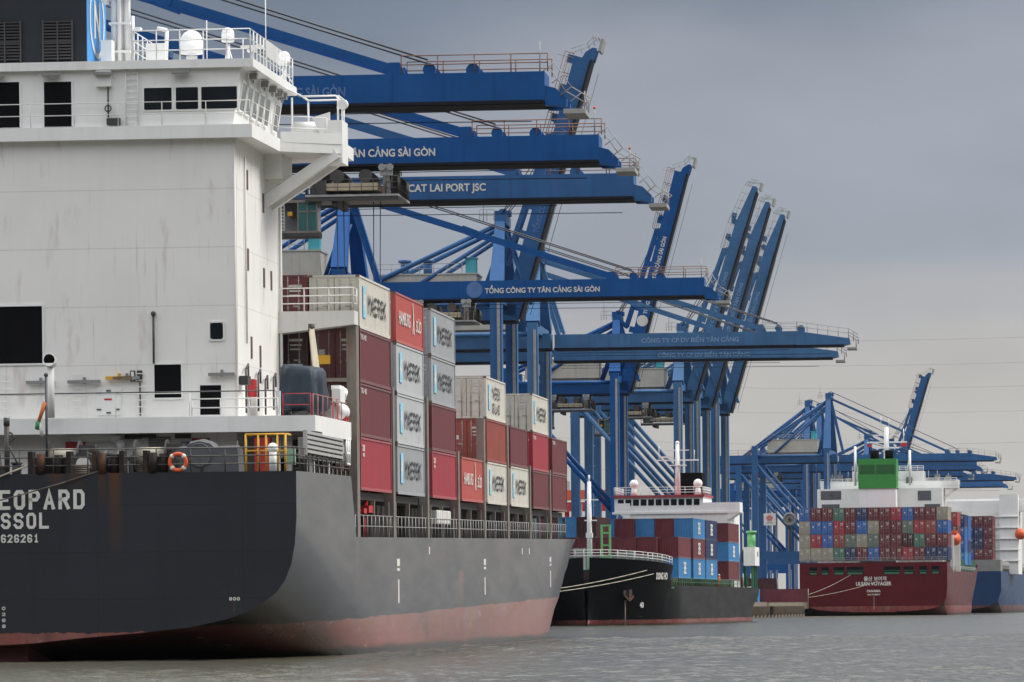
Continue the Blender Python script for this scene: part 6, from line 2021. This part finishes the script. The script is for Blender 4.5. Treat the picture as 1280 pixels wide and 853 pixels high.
def quay_things():
    # terminal tractor with a box, on the quay astern of the black ship
    M = frame(44.5, 872, -.12, z=2.6)
    t = thing('terminal_tractor', 'white terminal tractor parked on the quay astern of the black ship', 'truck', M)
    mb = MB(); mb.box(-1.2, 1.2, -2.6, 3.2, .8, 1.1); mb.build('chassis', [DARK], t)
    mb = MB(); mb.prism([(-1.2, 1.1), (1.2, 1.1), (1.2, 2.2), (1.0, 3.0), (-1.0, 3.0), (-1.2, 2.2)], -2.4, -.3, 'y'); cb = mb.build('cab', [WHITE], t)
    mb = MB(); mb.box(-.95, .95, -2.45, -2.4, 2.1, 2.8); mb.build('windscreen', [GLASS], cb)
    for sx in (-.62, .62):
        mb = MB(); mb.box(sx - .18, sx + .18, -2.66, -2.6, .85, 1.05); mb.build('headlight', [LETTER], t)
    for y in (-1.6, 1.8, 2.8):
        for sx in (-1, 1):
            mb = MB(); mb.tube((sx * .85, y, .5), (sx * 1.2, y, .5), .5, 14); mb.build('wheel', [RUBBER], t)
    person(frame(40.6, 868, PI - .2, z=2.6), 'person in orange coveralls on the quay beside the white tractor', CLOTH_O)
    g = 'containers standing on the quay'
    for (x, y, cols, where) in ((50.5, 890, ['maroon'], 'alone on the quay between the black and the dark red ship'), (46.0, 888, ['sky'], 'beside the maroon box on the quay astern of the black ship')):
        for k, col in enumerate(cols):
            container(frame(x, y, -.12 + (PI / 2 if col == 'maroon' else 0), z=2.6 + k * 2.6), col, '%s container %s' % (CC[col][1], where), g)
    # bollards at the quay edge
    for (x, y, lab) in ((60.2, 1000, 'quay bollard holding the stern lines of the dark red ship'), (-3.2, 505, 'quay bollard holding the bow lines of the black ship')):
        b = thing('bollard', lab, 'bollard', frame(x, y, 0, z=2.6))
        mb = MB(); mb.tube((0, 0, 0), (0, 0, .7), .22, 12, .18); mb.build('post', [YELLOW], b)
        mb = MB(); mb.tube((0, 0, .65), (0, 0, .9), .30, 12); mb.tube((-.35, 0, .75), (.35, 0, .75), .10, 8); mb.build('head', [YELLOW], b)
    # a signboard and a cable reel hung on the sill of the distant crane
    b = thing('signboard', 'white signboard with a faded red and green flower on the blue beam', 'sign', frame(57.8, 1042, -.12, z=20.0))
    mb = MB(); mb.box(-1.35, 1.35, 0, .12, 0, 2.7); mb.build('board', [LETTER], b)
    mb = MB()
    for k in range(5):
        a = PI / 2 + k * 2 * PI / 5
        mb.disc((.45 * math.cos(a), -.015, 1.6 + .4 * math.sin(a)), .36, 'y', 12, .02)
    mb.build('flower', [paint('flower_pink', (.55, .20, .20), rough=.6)], b)
    mb = MB(); mb.beam((-.7, -.01, .55), (.7, -.01, .55), .02, .18); mb.beam((0, -.01, .4), (0, -.01, 1.1), .02, .12, up=Vector((1, 0, 0))); mb.build('leaves', [paint('leaf_green', (.12, .35, .20), rough=.6)], b)
    rl = thing('cable_reel', 'large dark grey cable reel beside the wall of containers on the quay', 'reel', frame(62.5, 1046, -.12, z=21.4))
    mb = MB(); mb.torus((0, 0, 0), 1.25, .28, 'y', 24, 8); mb.disc((0, .1, 0), 1.1, 'y', 24, .15); mb.build('rim', [GREY], rl)
    mb = MB(); mb.disc((0, -.1, 0), .42, 'y', 16, .5); mb.build('hub', [DARK], rl)
    mb = MB(); mb.box(-.3, .3, .3, .8, -7.5, .2); mb.build('bracket', [DARK], rl)
    # warehouses behind the crane legs
    for (x, y, w, d, h, lab, m) in ((4, 905, 26, 60, 25, 'pale grey warehouse behind the legs of the nearer cranes', BEIGE), (44, 1500, 60, 50, 9, 'long low grey warehouse far behind the crane legs', GREY)):
        b = thing('warehouse', lab, 'warehouse', frame(x - w / 2, y, -.12, z=2.6))
        mb = MB(); mb.box(-w / 2, w / 2, 0, d, 0, h * .82)
        mb.build('wall', [m], b)
        mb = MB(); mb.prism([(-w / 2 - .8, h * .82 + .01), (w / 2 + .8, h * .82 + .01), (0, h)], -.8, d + .8, 'y'); mb.build('roof', [GREY], b)
        for k in range(4):
            mb = MB(); x0 = -w / 2 + w * (k + .2) / 4; mb.box(x0, x0 + w * .14, -.12, .05, 0, 4.8); mb.build('door', [DARK], b)
            mb = MB(); mb.box(x0, x0 + w * .14, -.10, .05, h * .6, h * .68); mb.build('window', [GLASS], b)
    # rubber-tyred yard cranes
    for i, (x, y, m, lab) in enumerate(((10, 980, ORANGE, 'orange yard gantry crane seen between the crane legs'), (24, 1090, REDP, 'red yard gantry crane far behind the crane legs'))):
        b = thing('yard_crane', lab, 'yard crane', frame(x, y, -.12, z=2.6))
        for sx in (-1, 1):
            for sy in (-1, 1):
                mb = MB(); mb.box(sx * 11.5 - .5, sx * 11.5 + .5, sy * 5 - .5, sy * 5 + .5, 1.4, 22); mb.build('leg', [m], b)
                mb = MB(); mb.tube((sx * 11.5 - .3, sy * 5, .75), (sx * 11.5 + .3, sy * 5, .75), .75, 14); mb.build('wheel', [RUBBER], b)
            mb = MB(); mb.box(sx * 11.5 - .55, sx * 11.5 + .55, -7, 7, 1.2, 2.2); mb.build('sill', [m], b)
        for sy in (-1, 1):
            mb = MB(); mb.box(-13, 13, sy * 3.2 - .5, sy * 3.2 + .5, 22, 24); mb.build('girder', [m], b)
        mb = MB(); mb.box(-2, 2, -3.6, 3.6, 24.1, 26); mb.build('trolley', [GREY], b)
        mb = MB(); mb.box(3, 5, -2, 0, 18.6, 21.2); mb.build('cab', [GREY], b)
    # lighting towers of the yard
    for i, (x, y, h_, lab) in enumerate(((15.5, 840, 33, 'slim grey lighting tower behind the black ship'), (58.5, 1130, 34, 'slim grey lighting tower beside the signboard'), (-6, 720, 31, 'slim grey lighting tower behind the near container stacks'))):
        b = thing('lighting_tower', lab, 'light tower', frame(x, y, 0, z=2.6))
        mb = MB(); mb.tube((0, 0, 0), (0, 0, h_), .42, 10, .2); mb.build('pole', [GALV], b)
        mb = MB(); mb.torus((0, 0, h_), 1.3, .09, 'z', 18, 6); mb.beam((-1.3, 0, h_), (1.3, 0, h_), .1, .1); mb.beam((0, -1.3, h_), (0, 1.3, h_), .1, .1); mb.build('ring', [GALV], b)
        for k in range(6):
            t = k * PI / 3
            mb = MB(); mb.cbox((1.3 * math.cos(t), 1.3 * math.sin(t), h_ - .35), (.5, .5, .5)); mb.build('floodlight', [GREY], b)
    # stacks in the yard, under the cranes
    g = 'containers stacked in the yard behind the crane legs'
    T = ['bottom tier', 'second tier', 'third tier', 'top tier']
    spots = [(2, 860, ['dark', 'maroon', 'navy']), (10, 868, ['navy', 'blue', 'dark']), (20, 876, ['maroon', 'dark']), (27, 900, ['dark', 'navy', 'maroon']), (36, 930, ['navy', 'dark', 'blue']), (50, 985, ['navy', 'dark']), (41, 948, ['maroon', 'dark'])]
    names = ['nearest the warehouse', 'next to the stack by the warehouse', 'behind the black ship house', 'behind the three pale raised cranes', 'between the black ship and the dark red ship', 'right behind the berth of the dark red ship', 'under the signboard']
    for (x, y, cols), nm in zip(spots, names):
        for k, col in enumerate(cols):
            container(frame(x, y, -.12 + PI / 2, z=2.62 + k * 2.6), col, '%s yard container, %s, stack %s' % (CC[col][1], T[k], nm), g)


quay_things()


def ropes_and_wires():
    def line(name, lab, cat, a, b, sag, r, m, n=14, group=None):
        mb = MB(); pts = []
        for k in range(n + 1):
            t = k / n
            p = Vector(a).lerp(Vector(b), t); p.z -= sag * 4 * t * (1 - t); pts.append(p)
        mb.path(pts, r, 5, 0)
        tag(mb.build(name, [m]), lab, cat, group)
    bow = (on2(100.3, 6.4, .1)[0]); bow = M2 @ bow @ Vector((0, 0, 0))
    for i, (dz, lab) in enumerate(((0, 'upper pale bow line of the black ship'), (-.45, 'lower pale bow line of the black ship'))):
        line('mooring_rope', lab + ' running to the quay', 'rope', bow + Vector((i * .8, 0, dz)), (-3.0, 505 - i * .3, 3.3 - i * .2), .5, .045, ROPE)
    for (v, z, lab) in ((-5.0, 8.6, 'stern line of the dark red ship from the wide mooring port'), (1.2, 7.2, 'longer stern line of the dark red ship passing its name')):
        line('mooring_rope', lab + ' to the quay', 'rope', M3 @ Vector((v, -.15, z)), (60.2, 1000, 3.4), .6, .045, ROPE)
    # power lines high over the river, far away
    for i, (za, zb_) in enumerate(((101, 98), (93, 90), (86, 82), (78, 74), (67.5, 64), (58, 53))):
        line('power_line', 'thin power line crossing the sky over the river', 'power line', (-40, 1560 + i * 3, za - 4), (330, 1480 + i * 3, zb_), 9, .032, LINE, 24, 'power lines crossing the river')


ropes_and_wires()

# ------------------------------------------------------------------ damp air over the river
USE_HAZE = True
if USE_HAZE:
    hz = bpy.data.materials.new('haze')
    hz.use_nodes = True
    n_ = hz.node_tree.nodes
    for q in list(n_):
        if q.type != 'OUTPUT_MATERIAL': n_.remove(q)
    pv = n_.new('ShaderNodeVolumePrincipled')
    pv.inputs['Color'].default_value = (0.86, 0.9, 0.96, 1)
    pv.inputs['Density'].default_value = 0.00001
    pv.inputs['Anisotropy'].default_value = 0.2
    hz.node_tree.links.new(pv.outputs[0], [q for q in n_ if q.type == 'OUTPUT_MATERIAL'][0].inputs['Volume'])
    mb = MB(); mb.box(-620, 560, -150, 1900, -6, 130)
    tag(mb.build('haze', [hz]), kind='stuff')
